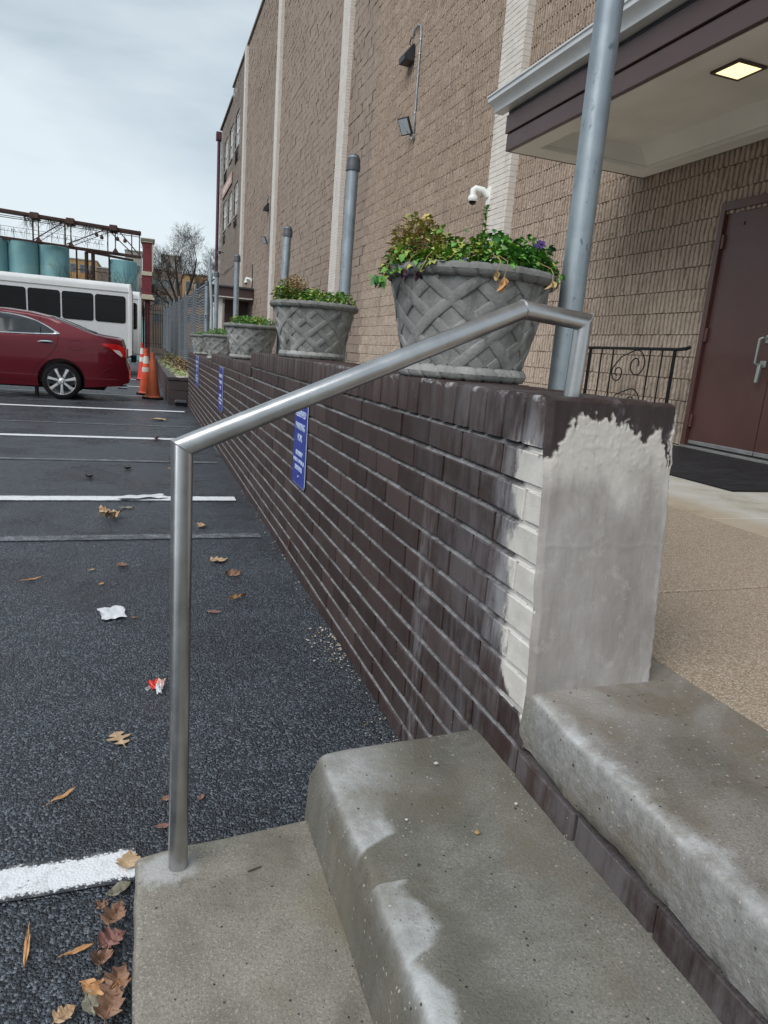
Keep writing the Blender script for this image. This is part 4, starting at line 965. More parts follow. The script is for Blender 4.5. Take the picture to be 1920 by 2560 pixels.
# windows
for i, (a, b, c, d) in enumerate(WINS):
    wn = link('window', None, bld, Vector((BX+.06, (a+b)/2, c))-bb)
    g_ = MB(); g_.add([(BX+.09, a, c), (BX+.09, b, c), (BX+.09, b, d), (BX+.09, a, d)], [(0, 1, 2, 3)]); obj('pane', g_, M['winglass'], wn)
    f_ = MB(); fr = .07
    f_.box((BX+.05, a, c), (BX+.12, a+fr, d)); f_.box((BX+.05, b-fr, c), (BX+.12, b, d)); f_.box((BX+.0502, a+fr, d-fr), (BX+.12, b-fr, d)); f_.box((BX+.0502, a+fr, c), (BX+.12, b-fr, c+fr)); f_.box((BX+.052, a+fr, (c+d)/2-.04), (BX+.12, b-fr, (c+d)/2+.04)); f_.box((BX+.056, (a+b)/2-.025, c+fr), (BX+.118, (a+b)/2+.025, d-fr))
    obj('frame', f_, M['white'], wn)
    sl2 = MB(); sl2.box((BX-.05, a-.08, c-.10), (BX+.12, b+.08, c-.01)); obj('sill', sl2, M['greyc'], wn)
for (a, b, c, d) in ((43.5, 44.8, 6.75, 7.2), (38.0, 39.3, 6.95, 7.25), (43.5, 44.8, 10.1, 10.55), (38.1, 39.4, 10.05, 10.5)):
    vn = link('vent_grille', None, bld, Vector((BX, (a+b)/2, c))-bb); m = MB(); m.box((BX-.015, a, c), (BX+.1, b, d)); obj('backing', m, M['cap'], vn)
    for k in range(5):
        z = lerp(c, d, (k+.5)/5); m = MB(); m.prism([(BX-.05, z-.03), (BX-.016, z+.02), (BX-.016, z-.01)], 1, a, b); obj('louvre', m, M['greyc'], vn)
bs = thing('wall_banner', 'long faded pink sign board high on the building between the window rows', 'sign', (BX-.05, 42.9, 9.35))
m = MB(); m.box((BX-.06, 40.4, 9.36), (BX-.02, 45.4, 9.95)); obj('board', m, M['signpanel'], bs, bevel=.01)
for i in range(9):
    m = MB(); y = 44.7-i*.44; hh = (.30, .24, .30, .2, .28, .3, .22, .3, .26)[i]; m.box((BX-.066, y-.26, 9.65-hh/2), (BX-.06, y, 9.65+hh/2)); obj('lettering', m, M['signtext'], bs)

# canopy over the entrance
can = link('canopy', None, bld, Vector((3.6, 4, 2.8))-bb)
def cpart(nm, mt, bevel=0, **k):
    def f(fn):
        m = MB(); fn(m); return obj(nm, m, M[mt], can, bevel=bevel, **k)
    return f
Ya, Yb = -1.2, 5.83
def _(m): m.box((2.95, Ya, 2.80), (2.985, Yb, 2.932))
cpart('fascia_board', 'brown', .004)(_)
def _(m): m.box((2.935, Ya, 2.940), (2.98, Yb+.012, 3.085))
cpart('fascia_board', 'brown', .004)(_)
def _(m): m.box((2.965, Ya, 2.90), (3.02, Yb-.01, 3.16))
cpart('fascia_backing', 'core')(_)
def _(m): m.box((2.985, Yb-.035, 2.801), (4.392, Yb, 3.12))
cpart('end_fascia', 'brown')(_)
def _(m): m.prism([(2.955, 3.12), (2.865, 3.118), (2.855, 3.150), (2.825, 3.178), (2.800, 3.192), (2.797, 3.222), (2.786, 3.226), (2.786, 3.240), (2.955, 3.246)], 1, Ya, Yb+.13)
cpart('gutter', 'gutter', .003)(_)
def _(m): m.box((2.955, Ya, 3.10), (4.39, Yb+.02, 3.22))
cpart('roof_deck', 'cap')(_)
def _(m): m.box((2.986, Ya, 2.797), (3.14, Yb-.036, 2.83))
cpart('soffit_border', 'soffit', .003)(_)
def _(m): m.box((4.235, Ya, 2.797), (4.385, Yb-.036, 2.83))
cpart('soffit_border', 'soffit', .003)(_)
def _(m): m.box((3.141, 5.575, 2.798), (4.234, Yb-.036, 2.83))
cpart('soffit_border', 'soffit', .003)(_)
def _(m):
    m.add([(3.14, Ya, 2.83), (3.14, 5.575, 2.83), (3.19, 5.52, 2.955), (3.19, Ya, 2.955)], [(0, 1, 2, 3)]); m.add([(4.235, Ya, 2.83), (4.235, 5.575, 2.83), (4.10, 5.52, 2.955), (4.10, Ya, 2.955)], [(0, 3, 2, 1)])
    m.add([(3.14, 5.575, 2.83), (4.235, 5.575, 2.83), (4.10, 5.52, 2.955), (3.19, 5.52, 2.955)], [(0, 1, 2, 3)]); m.add([(3.19, Ya, 2.955), (3.19, 5.52, 2.955), (4.10, 5.52, 2.955), (4.10, Ya, 2.955)], [(0, 1, 2, 3)])
cpart('recessed_ceiling', 'soffit')(_)
M['lamp'] = m_emit('warm_lamp_panel', (1, .80, .38), .95)
lt = thing('ceiling_light', 'lit warm square light panel recessed in the canopy soffit', 'light', (3.58, 3.935, 2.93))
m = MB(); x0, x1, y0, y1 = 3.465, 3.695, 3.815, 4.055
m.box((x0, y0, 2.940), (x1, y0+.02, 2.955)); m.box((x0, y1-.02, 2.940), (x1, y1, 2.955)); m.box((x0, y0+.02, 2.9402), (x0+.02, y1-.02, 2.955)); m.box((x1-.02, y0+.02, 2.9402), (x1, y1-.02, 2.955)); obj('frame', m, M['brown'], lt)
m = MB(); m.box((x0+.02, y0+.02, 2.9435), (x1-.02, y1-.02, 2.952)); obj('diffuser', m, M['lamp'], lt)

# double door
dr = link('double_door', None, bld, Vector((BX, 4, .43))-bb); dr['label'] = 'brown painted steel double door under the canopy'
def dpart(nm, mt, bx, parent=dr, bevel=.003):
    m = MB()
    for lo, hi in bx: m.box(lo, hi)
    return obj(nm, m, M[mt], parent, bevel=bevel)
dpart('door_frame', 'door', [((BX-.02, 4.692, .435), (BX+.14, 4.742, 2.40)), ((BX-.02, 3.26, .435), (BX+.14, 3.31, 2.40)), ((BX-.0202, 3.31, 2.335), (BX+.14, 4.692, 2.40))])
l1 = dpart('door_leaf', 'door', [((BX+.012, 4.002, .465), (BX+.06, 4.686, 2.329))]); l2 = dpart('door_leaf', 'door', [((BX+.012, 3.316, .465), (BX+.06, 3.996, 2.329))])
for z in (2.10, 1.37, .66): dpart('hinge', 'door', [((BX-.012, 4.665, z-.055), (BX+.014, 4.700, z+.055))])
dpart('threshold', 'silver', [((BX-.05, 3.28, .434), (BX+.10, 4.72, .452))]); dpart('door_sweep', 'silver', [((BX+.006, 4.004, .466), (BX+.0115, 4.684, .498)), ((BX+.006, 3.318, .466), (BX+.0115, 3.994, .498))])
for z, y in ((2.22, 4.50), (2.22, 4.22)): dpart('screw_hole', 'rubber', [((BX+.009, y-.006, z-.012), (BX+.0125, y+.006, z+.012))], bevel=0)
m = MB(); m.tube([(BX+.01, 4.055, 1.345), (BX-.05, 4.060, 1.345), (BX-.062, 4.075, 1.335), (BX-.062, 4.078, 1.16), (BX-.05, 4.075, 1.15), (BX+.01, 4.06, 1.15)], .0085, 8); obj('pull_handle', m, M['handle'], dr, smooth=True)
m = MB(); m.box((BX-.006, 4.030, 1.31), (BX+.011, 4.075, 1.37)); m.box((BX-.0062, 4.035, 1.13), (BX+.011, 4.085, 1.18)); obj('handle_plate', m, M['handle'], dr, bevel=.003)
m = MB(); m.prism([(BX-.045, 1.15), (BX-.02, 1.15), (BX-.035, 1.015), (BX-.050, 1.015)], 1, 4.042, 4.068); obj('thumb_lever', m, M['handle'], dr, bevel=.003)
mt = MB(); n = 40; mt.grid([[(lerp(2.965, 4.30, i/n), lerp(2.77, 4.95, j/n), .4405+.002*fbm(i*.35, j*.8, 0)) for j in range(n+1)] for i in range(n+1)]); mt.box((2.964, 2.769, .4335), (4.301, 4.951, .438))
tag(obj('door_mat', mt, M['mat_'], smooth=True, auto=30, org=(3.6, 3.9, .434)), 'black ribbed rubber mat lying in front of the brown double door', 'mat')

# black scroll railing
rl = thing('scroll_railing', 'short black wrought iron railing with scrolls against the ribbed wall', 'railing', (4.0, 5.1, .43))
Y0, Y1 = 5.70, 4.53; yr = lambda f: lerp(Y0, Y1, f)
def rpart(nm, fn):
    m = MB(); fn(m); return obj(nm, m, M['black'], rl, smooth=True)
rpart('top_rail', lambda m: m.tube([(4.0, yr(-.03), 1.165), (4.0, yr(-.07), 1.180), (4.0, yr(-.075), 1.205), (4.0, yr(-.04), 1.222), (4.0, yr(0), 1.223), (4.0, yr(1.0), 1.225), (4.0, yr(1.08), 1.232), (4.02, yr(1.10), 1.25)], .014, 8))
rpart('bottom_rail', lambda m: m.tube([(4.0, yr(0), .53), (4.0, yr(1), .53)], .011, 8))
for f in (.02, .98): rpart('end_post', lambda m: m.tube([(4.0, yr(f), .43), (4.0, yr(f), 1.222)], .019, 4))
for f in (.17, .315, .735, .86): rpart('picket', lambda m: m.tube([(4.0, yr(f), .53), (4.0, yr(f), 1.222)], .0085, 4))
def spiral(cf, cz, r0, r1, a0, turns, k=40):
    return [(4.0, yr(cf)-math.cos(a0+2*math.pi*turns*i/k)*lerp(r0, r1, i/k), cz+math.sin(a0+2*math.pi*turns*i/k)*lerp(r0, r1, i/k)) for i in range(k+1)]
for zc in (1.06, .73):
    def sc(m, zc=zc):
        A = spiral(.40, zc-.05, .085, .022, R_(150), 1.35); B = spiral(.60, zc+.03, .125, .03, R_(110), -1.35)
        m.tube(list(reversed(A))+[(4.0, yr(.42), zc+.09)]+B, .0055, 6)
    rpart('scroll', sc)

# ------------------------------------------------------------------ lamps, cameras on the building
def light_set(y, pk, fl, cd):
    s_ = y/12.2*0+1
    p = thing('wall_pack_light', pk, 'wall light', (BX, y+.42, 5.98), 'wall pack lights')
    m = MB(); m.prism([(BX-.012, 6.25), (BX-.05, 6.26), (BX-.205, 6.07), (BX-.19, 5.985), (BX-.012, 5.98)], 1, y+.29, y+.58); obj('housing', m, M['lampgrey'], p, bevel=.008)
    m = MB(); m.add([(BX-.0555, y+.30, 6.2585), (BX-.0555, y+.57, 6.2585), (BX-.2075, y+.57, 6.072), (BX-.2075, y+.30, 6.072)], [(0, 1, 2, 3)]); obj('lens', m, M['lampglass'], p)
    m = MB(); m.tube([(BX-.03, y+.43, 6.25), (BX-.045, y+.50, 6.32), (BX-.04, y+.47, 6.38), (BX-.03, y+.42, 6.40)], .009, 6); obj('cable', m, M['rubber'], p, smooth=True)
    c = thing('conduit', cd, 'conduit', (BX-.02, y, 4.78), 'hooked conduits')
    pts = [(BX-.02, y, 4.78), (BX-.02, y+.01, 6.28), (BX-.02, y+.04, 6.40)]+[(BX-.02, y+.05+.19*(1-math.cos(a))*1.0, 6.40+.10*math.sin(a)) for a in np.linspace(.5, math.pi, 9)]
    m = MB(); m.tube(pts, .013, 8); obj('pipe', m, M['galv'], c, smooth=True)
    for z in (5.1, 6.0, 6.22): m = MB(); m.tube([(BX-.02, y+.005, z-.012), (BX-.02, y+.005, z+.012)], .019, 8); obj('clamp', m, M['silver'], c)
    f = thing('flood_light', fl, 'flood light', (BX-.02, y, 4.72), 'flood lights')
    m = MB(); m.lathe([(0, 0), (.05, 0), (.05, .05), (0, .055)], 16); m.xf(Matrix.Translation((BX-.002, y, 4.72)) @ Matrix.Rotation(R_(-90), 4, 'Y')); obj('junction_box', m, M['silver'], f, smooth=True, auto=40)
    m = MB(); m.tube([(BX-.05, y, 4.72), (BX-.10, y+.02, 4.76), (BX-.13, y+.03, 4.80)], .016, 8); obj('arm', m, M['lampgrey'], f, smooth=True)
    T = Matrix.Translation((BX-.17, y+.04, 4.87)) @ Matrix.Rotation(R_(28), 4, 'Z') @ Matrix.Rotation(R_(-32), 4, 'Y')
    m = MB(); m.box((-.022, -.12, -.14), (.022, .12, .14)); m.xf(T); obj('housing', m, M['lampgrey'], f, bevel=.008)
    m = MB(); m.box((-.026, -.10, -.12), (-.0215, .10, .12)); m.xf(T); obj('lens', m, M['lampglass'], f)
light_set(12.2, 'wedge shaped wall pack light hanging high on the near ribbed wall', 'square flood light on a round box below the near wall pack light', 'hooked grey conduit running between the near wall lamps')
light_set(27.45, 'small far wall pack light beside the third pilaster', 'small far flood light beside the third pilaster', 'thin far conduit hooked beside the third pilaster')
def dome_cam(label, x, y, z, k=1.0):
    c = thing('dome_camera', label, 'camera', (x, y, z), 'white dome cameras')
    m = MB(); m.box((x-.012, y-.06*k, z-.12*k), (x+.02, y+.05*k, z+.10*k)); obj('wall_plate', m, M['white'], c, bevel=.01)
    m = MB(); m.tube([(x, y, z-.01), (x-.07*k, y+.02, z+.06*k), (x-.16*k, y+.05*k, z+.075*k), (x-.19*k, y+.06*k, z+.05*k), (x-.19*k, y+.06*k, z-.02*k)], .042*k, 10); obj('arm', m, M['white'], c, smooth=True)
    m = MB(); m.lathe([(0, .0), (.055*k, -.005), (.066*k, -.03*k), (.066*k, -.06*k), (.055*k, -.075*k)], 20, (x-.19*k, y+.06*k, z-.01)); obj('housing', m, M['white'], c, smooth=True)
    m = MB(); m.lathe([(.05*k*math.cos(a), -.05*k*math.sin(a)) for a in np.linspace(0, math.pi/2, 8)], 18, (x-.19*k, y+.06*k, z-.08*k)); obj('dome', m, M['glass'], c, smooth=True)
    m = MB(); m.tube([(x-.005, y-.02, z-.11*k), (x-.01, y, z-.22*k), (x+.0, y+.02, z-.30*k)], .008, 6); obj('cable', m, M['rubber'], c, smooth=True)
dome_cam('white dome security camera on the nearest cream pilaster', BX-.112, 8.83, 3.16, 1.0)
dome_cam('tiny white dome camera far along the wall', BX-.01, 31.6, 3.70, 1.3)
m = MB(); m.tube([(BX-.01, 31.5, 3.4), (BX-.01, 31.6, 4.4)], .02, 6); tag(obj('camera_conduit', m, M['lampgrey'], org=(BX, 31.5, 3.4)), 'thin dark conduit above the far dome camera', 'conduit')
m = MB(); m.tube([(BX, 44.1, 6.2), (BX-.25, 44.1, 6.25)], .03, 6); m.lathe([(0, .1), (.08, .06), (.12, -.08)], 10, (BX-.28, 44.1, 6.2)); tag(obj('spot_lamp', m, M['lampgrey'], org=(BX, 44.1, 6.2)), 'small black lamp below the lower window row', 'lamp')
# brown porch roof far along the wall
pr = thing('porch', 'small brown roofed porch between the far posts and the building', 'porch', (3.5, 32, .4))
m = MB(); m.box((2.55, 31.0, 2.93), (BX-.03, 36, 3.30)); obj('fascia', m, M['brown'], pr, bevel=.01)
m = MB(); m.box((2.5, 30.9, 3.30), (BX-.03, 36.1, 3.36)); obj('roof', m, M['cap'], pr); m = MB(); m.box((2.58, 31.02, 2.88), (BX-.03, 35.9, 2.929)); obj('soffit', m, M['soffit'], pr)
m = MB(); m.box((2.95, 31.3, .4), (3.12, 31.45, 2.88)); obj('column', m, M['white'], pr); m = MB(); m.box((3.35, 32.6, .4), (BX-.04, 32.7, 2.88)); obj('brown_siding', m, M['brown'], pr)
# ------------------------------------------------------------------ planting bed along the lot
pb_ = thing('planting_bed_wall', 'low brown painted block wall around the planting bed beyond the brick wall', 'wall', (.48, 11.9, -.1))
pbb = Vector(pb_.location)
bm_ = chamfer_brick(.12, .39, .155, .003, 700).mesh('block', M['plinth'])
ptop = lambda y: .378-.0098*(y-11.9)
blk = MB()
for c in range(3):
    i = 0; y = 11.92+(.2 if c % 2 else 0)
    while y < 33:
        z = ptop(y)-.055-.16*(c+.5); o = inst('block', bm_, pb_, Vector((.344, y+.197, z))-pbb); y += .394
endb = MB(); bme = MB()
for c in range(3):
    z = ptop(11.9)-.055-.16*(c+.5); m = MB(); m.box((.345, 11.903, z-.077), (.665, 11.918, z+.077)); obj('block', m, M['plinth'], pb_, bevel=.003)
m = MB(); m.grid([[(x, y, ptop(y)-.06) for x in (.36, .52)] for y in (11.91, 33)]); m.add([(.358, 11.912, -.2), (.358, 33, -.4), (.358, 33, .10), (.358, 11.912, .315)], [(0, 1, 2, 3)]); m.add([(.357, 11.912, -.2), (.68, 11.912, -.2), (.68, 11.912, .315), (.357, 11.912, .315)], [(0, 1, 2, 3)]); obj('core', m, M['core'], pb_)
for i in range(22):
    a = 11.89+i*.92; b = a+.915; m = MB()
    m.add([(.334, a, ptop(a)-.05), (.50, a, ptop(a)-.05), (.50, b, ptop(b)-.05), (.334, b, ptop(b)-.05), (.334, a, ptop(a)), (.50, a, ptop(a)), (.50, b, ptop(b)), (.334, b, ptop(b))], [(0,3,2,1), (4,5,6,7), (0,1,5,4), (1,2,6,5), (2,3,7,6), (3,0,4,7)]); obj('coping_block', m, M['plinth'], pb_, bevel=.004)
m = MB(); m.box((.501, 11.892, .328), (.67, 12.06, .376)); obj('coping_block', m, M['plinth'], pb_, bevel=.004)
bs_ = MB(); bs_.grid([[(x, y, ptop(y)-.03+.02*fbm(x*6, y*3, 0)+(x-.47)*.12) for x in np.linspace(.48, 1.06, 9)] for y in np.linspace(11.95, 37, 90)]); struct(obj('bed_soil', bs_, M['soil'], smooth=True))
rg = random.Random(77); stn = MB(); pebv = []
def pebble(mb, p, r, rg):
    vs = []; k = 6
    for i in range(3):
        ph = (-.9, 0, .9)[i]
        for j in range(k): a = 2*math.pi*j/k+i*.4; q = r*math.cos(ph)*rg.uniform(.75, 1.15); vs.append((p[0]+q*math.cos(a)*1.2, p[1]+q*math.sin(a), p[2]+r*.6*math.sin(ph)))
    fs = [tuple(range(k-1, -1, -1)), tuple(range(2*k, 3*k))]+[(i*k+j, i*k+(j+1) % k, (i+1)*k+(j+1) % k, (i+1)*k+j) for i in range(2) for j in range(k)]
    mb.add(vs, fs)
for i in range(420):
    y = 12.0+rg.random()**1.6*9; x = rg.uniform(.50, .66+.2*rg.random()); pebble(stn, (x, y, ptop(y)-.012+(x-.47)*.12), rg.uniform(.014, .045), rg)
o = obj('pale_stones', stn, M['peb'], smooth=False, kind='stuff', org=(.55, 13, .4)); o['label'] = 'loose pale stones covering the planting bed'
def grass_tuft(label, x, y, r, n, mat, grp):
    z = ptop(y)+(x-.47)*.12-.01; m = MB()
    for i in range(n):
        a = rg.uniform(0, 2*math.pi); L_ = r*rg.uniform(.6, 1.15); d = Vector((math.cos(a), math.sin(a), 0)); s_ = Vector((-d.y, d.x, 0))*.0055; b0 = Vector((x, y, z))+d*rg.uniform(0, r*.25); lift = rg.uniform(.35, .8)
        pts = [b0+d*L_*t+Vector((0, 0, L_*(lift*t*2.0-1.15*t*t*(.6+lift)))) for t in (0, .35, .7, 1)]
        vs = []
        for q, wd in zip(pts, (1, 1.1, .9, .1)): vs += [q-s_*wd, q+s_*wd]
        m.add(vs, [(0, 1, 3, 2), (2, 3, 5, 4), (4, 5, 7, 6)])
    t = thing('grass_tuft', label, 'plant', (x, y, z), grp); obj('blades', m, M[mat], t, smooth=True, recalc=False, kind='stuff'); return t
GL = 'variegated grass tufts in the bed'
for i, (x, y, r, lb) in enumerate(((.63, 12.3, .18, 'pale striped grass tuft nearest the brick wall end'), (.60, 13.2, .19, 'second pale striped grass tuft behind the first'), (.61, 14.6, .2, 'pale striped grass tuft beside the brown dried shrubs'), (.59, 16.3, .21, 'farther pale striped grass tuft behind the front shrub'), (.58, 18.4, .23, 'pale striped grass tuft behind the orange cones'), (.57, 21.3, .25, 'farthest pale striped grass tuft in the bed'))): grass_tuft(lb, x, y, r, 150, 'variegated', GL)
def shrub(label, x, y, r, h, n, mats):
    z = ptop(y)-.02; t = thing('dried_shrub', label, 'shrub', (x, y, z), 'dried shrubs in the bed'); mm = {}
    st_ = MB()
    for i in range(26):
        a = rg.uniform(0, 6.28); e_ = rg.uniform(.3, 1.2); q = Vector((math.cos(a)*math.cos(e_)*r, math.sin(a)*math.cos(e_)*r, math.sin(e_)*h)); st_.tube([(x, y, z), tuple(Vector((x, y, z))+q)], .004, 3, cap=False)
    obj('stems', st_, M['vine'], t, kind='stuff')
    for i in range(n):
        u = Vector((rg.gauss(0, 1), rg.gauss(0, 1), abs(rg.gauss(0, 1)))).normalized()*rg.uniform(.55, 1); p = Vector((x+u.x*r, y+u.y*r, z+u.z*h+.03)); k = rg.choice(mats)
        leaf_geo(mm.setdefault(k, MB()), p, u+Vector((rg.uniform(-.6, .6), rg.uniform(-.6, .6), rg.uniform(-.5, .4))), Vector((rg.uniform(-1, 1), rg.uniform(-1, 1), 1)), rg.uniform(.03, .055), rg.uniform(.014, .03))
    for k, m in mm.items(): obj('dead_leaves', m, M[k], t, smooth=True, recalc=False, kind='stuff')
shrub('brown dried shrub in the bed nearest the brick wall', .76, 13.7, .26, .22, 380, ['dry', 'dry', 'tan', 'vine']); shrub('brown dried shrub second along the bed', .74, 15.7, .28, .25, 360, ['dry', 'dry', 'tan', 'vine']); shrub('brown dried shrub third along the bed', .71, 18.1, .32, .27, 300, ['dry', 'dry', 'vine']); shrub('green brown shrub farthest along the bed', .70, 21.2, .36, .3, 300, ['dry', 'dgreen', 'ygreen'])
ub = thing('utility_box', 'low black plastic box on the asphalt at the corner of the brick wall', 'box', (.54, 11.75, gz(11.7)))
m = MB(); m.box((.455, 11.66, gz(11.7)-.01), (.632, 11.80, -.015)); obj('box_body', m, M['rubber'], ub, bevel=.008)
m = MB(); m.prism([(.438, -.014), (.640, -.014), (.640, 0.0), (.622, .024), (.460, .024), (.438, 0.0)], 1, 11.64, 11.81); obj('lid', m, M['cap'], ub, bevel=.006)

# ------------------------------------------------------------------ traffic cones
def cone(label, x, y, H, mat, bands, lean=0, basew=.18):
    z = gz(y); t = thing('traffic_cone', label, 'traffic cone', (x, y, z), 'cones beside the planting bed')
    m = MB(); pts = [(-1, -.72), (-.72, -1), (.72, -1), (1, -.72), (1, .72), (.72, 1), (-.72, 1), (-1, .72)]; m.prism([(x+a*basew, y+b*basew) for a, b in pts], 2, z, z+.032); obj('base', m, M['rubber'], t, bevel=.006)
    r0, r1 = .135, .028
    rr = lambda h: lerp(r0, r1, h/H)
    m = MB(); m.lathe([(r0+.018, .032), (r0+.014, .042), (r0, .055)]+[(rr(h), h) for h in np.linspace(.06, H-.05, 8)]+[(r1+.008, H-.045), (r1+.008, H), (r1-.004, H), (r1-.004, H-.05)], 28, (x, y, z)); obj('body', m, M[mat], t, smooth=True, auto=40)
    for a, b in bands: m = MB(); m.lathe([(rr(h)+.0022, h) for h in np.linspace(a*H, b*H, 3)], 28, (x, y, z)); obj('reflective_band', m, M['sheet'], t, smooth=True)
cone('faded scuffed orange cone without bands, nearest of the three', .115, 13.15, .815, 'conec', [])
cone('orange cone with white bands tucked behind the nearest cone', .005, 14.2, .87, 'coned', [(.50, .60), (.68, .84)])
cone('red orange cone with two white bands, farthest of the three', -.09, 19.9, .985, 'coner', [(.50, .62), (.70, .86)], basew=.16)

# ------------------------------------------------------------------ chain link fence
FA, FB = Vector((1.05, 13.4, 0)), Vector((.80, 36.5, 0)); fl_ = (FB-FA).length; fd = (FB-FA).normalized()
fzb = lambda t: lerp(.36, .55, t); fzt = lambda t: lerp(2.03, 2.28, t)
fn = thing('chain_link_fence', 'grey chain link fence running along the back of the planting bed', 'fence', (1.0, 20, .4))
m = MB(); cell = .052; n = int(fl_/cell)
for i in range(n+1):
    a = FA+fd*(i*cell); t = i/n; h = fzt(t)-fzb(t); k = int(h/(cell)); pts = []
    for j in range(k*2+1):
        s_ = (j % 2)-.5; p = a+fd*(s_*cell); pts.append((p.x+(.003 if j % 2 else -.003)+.02*math.sin(i*.11), p.y, fzb(t)+h*j/(2*k)+.022*math.sin(i*.19)+.012*math.sin(i*.63)))
    m.tube(pts, .0024, 3, cap=False)
obj('wire_mesh', m, M['mesh'], fn, recalc=False, kind='stuff')
for i in range(8):
    t = i/7*.98; a = FA+fd*(fl_*t)+Vector((.04, 0, 0)); m = MB(); m.tube([(a.x, a.y, fzb(t)-.1), (a.x, a.y, fzt(t)+.16)], .026, 10); obj('fence_post', m, M['galv'], fn, smooth=True)
m = MB(); m.tube([(FA.x+.03, FA.y, fzt(0)), (FB.x+.03, FB.y, fzt(1))], .018, 8); obj('top_rail', m, M['galv'], fn, smooth=True)
for dz in (.10,): m = MB(); m.tube([(FA.x+.04, FA.y, fzt(0)+dz), (FB.x+.04, FB.y, fzt(1)+dz)], .006, 5); obj('tension_wire', m, M['rust'], fn)
bp_ = thing('gate_post', 'tall thin bent grey pole leaning at the near end of the chain link fence', 'post', (1.07, 12.45, .35)); m = MB(); m.tube([(1.075, 12.45, .35), (1.07, 12.5, 1.5), (1.045, 12.9, 2.42)], .026, 8); obj('pole', m, M['galv'], bp_, smooth=True)
m = MB(); m.tube([(1.045, 12.9, 1.44), (1.02, 13.2, 1.45), (1.04, 13.4, 1.40)], .008, 6); obj('tie', m, M['rust'], bp_)
# iron picket fence closing the lot
ir = thing('iron_fence', 'black iron picket fence closing the far end of the lot', 'fence', (.3, 37, .5))
for i in range(20):
    x = -.62+i*.082; m = MB(); m.tube([(x, 37, .48), (x, 37, 2.42), (x, 37, 2.50)], [.013, .013, .002], 4); obj('picket', m, M['black'], ir)
for z in (.66, 2.08, 2.28): m = MB(); m.tube([(-.66, 37.02, z), (.98, 37.02, z)], .014, 4); obj('rail', m, M['black'], ir)
for x in (-.12, .98): m = MB(); m.tube([(x, 37.03, .2), (x, 37.03, 2.5)], .035, 4); obj('fence_post', m, M['black'], ir)
# ------------------------------------------------------------------ red sedan (a = metres forward from the rear bumper, b = across, z up)
CZ = gz(12.3); CX0, CY0 = -.243, 12.82          # rear end, centre line
car = thing('red_sedan', 'metallic red sedan parked nose left, its rear beside the orange cones', 'car', (CX0-2.0, CY0, CZ))
LEN = 4.15
def ctop(a): return float(np.interp(a, [0, .03, .06, .10, .14, .43, .60, .85, 1.07, 1.35, 1.7, 2.05, 2.35, 2.65, 2.95, 3.3, 3.7, 3.95, 4.08, 4.15], [.50, .60, .80, .935, .955, .985, 1.035, 1.125, 1.195, 1.245, 1.268, 1.262, 1.225, 1.12, .985, .92, .85, .77, .66, .48]))
def cbelt(a): return float(np.interp(a, [0, .1, .5, 1.0, 1.6, 2.4, 3.0, 3.6, 4.15], [.80, .905, .935, .925, .90, .875, .87, .80, .48]))
def plan(a):
    if a < .55: t = (.55-a)/.55; return 1-.17*t**2.2
    if a > 3.2: t = (a-3.2)/.95; return 1-.22*t**2.2
    return 1.
def half(a, z):
    lo = float(np.interp(z, [.10, .20, .32, .55, .72, .80, .88, .93], [.735, .752, .770, .788, .785, .778, .765, .748]))
    zb = cbelt(a)
    if z > zb:
        hi = .748-(z-zb)*.62; lo = min(lo, hi)
        if z > 1.12: lo -= (z-1.12)*.9
    return lo*plan(a)
zlow = lambda a: float(np.interp(a, [0, .15, .4, .7, 3.3, 3.7, 4.15], [.29, .235, .215, .185, .185, .2, .26]))
def cpt(a, b, z): return (CX0-a, CY0-b, CZ+z)
st_a = sorted(set([0, .012, .03, .05, .075, .10, .125, .16, .2, .25]+list(np.round(np.linspace(.3, 3.95, 74), 3))+[4.0, 4.05, 4.09, 4.12, 4.14, 4.15]))
rows = []
for a in st_a:
    zt = ctop(a); z0 = zlow(a); zs = max(z0+.05, zt-.045-.03*sstep(1.0, 1.4, a)*sstep(3, 2.6, a)); sec = [(0, z0)]; sec.append((half(a, z0)*.6, z0))
    for i in range(27): z = lerp(z0, zs, i/26); sec.append((half(a, z), z))
    w0 = half(a, zs)
    for i in range(1, 7): t = i/6*math.pi/2; sec.append((w0-.07*(1-math.cos(t))*1.2, zs+(zt-.018-zs)*math.sin(t)))
    w1 = w0-.084
    for i in range(1, 9): t = i/8; sec.append((w1*(1-t), zt-.018*(1-t)**1.6*1.0+.0))
    rows.append([cpt(a, b, z) for b, z in sec]+[cpt(a, -b, z) for b, z in reversed(sec[:-1])])
body = MB(); body.grid(rows); k = len(rows[0])
body.f.append(tuple(range(k))); body.m.append(0); o_ = len(body.v)-k; body.f.append(tuple(reversed(range(o_, o_+k)))); body.m.append(0)
bo = obj('body', body, M['car'], car, smooth=True, auto=38)
WA = (.927, 3.35); WZ = .268; WR = .268
def cyl(a, z, r, b0, b1):
    c = MB(); pts = [(a+r*math.cos(t), z+r*math.sin(t)) for t in np.linspace(0, 2*math.pi, 49)[:-1]]; n = len(pts)
    vs = [cpt(x, b0, y) for x, y in pts]+[cpt(x, b1, y) for x, y in pts]; c.add(vs, [tuple(range(n)), tuple(reversed(range(n, 2*n)))]+[(i, (i+1) % n, n+(i+1) % n, n+i) for i in range(n)]); return c
cut = MB()
cutters = []
for a in WA:
    for s_ in (1, -1):
        co = obj('wheel_cut', cyl(a, WZ+.012, .318, s_*.50, s_*1.0), M['rubber'], car); cutters.append(co); md = bo.modifiers.new('arch', 'BOOLEAN'); md.operation = 'DIFFERENCE'; md.object = co; md.solver = 'EXACT'
dg = bpy.context.evaluated_depsgraph_get(); bpy.context.view_layer.update(); dg.update()
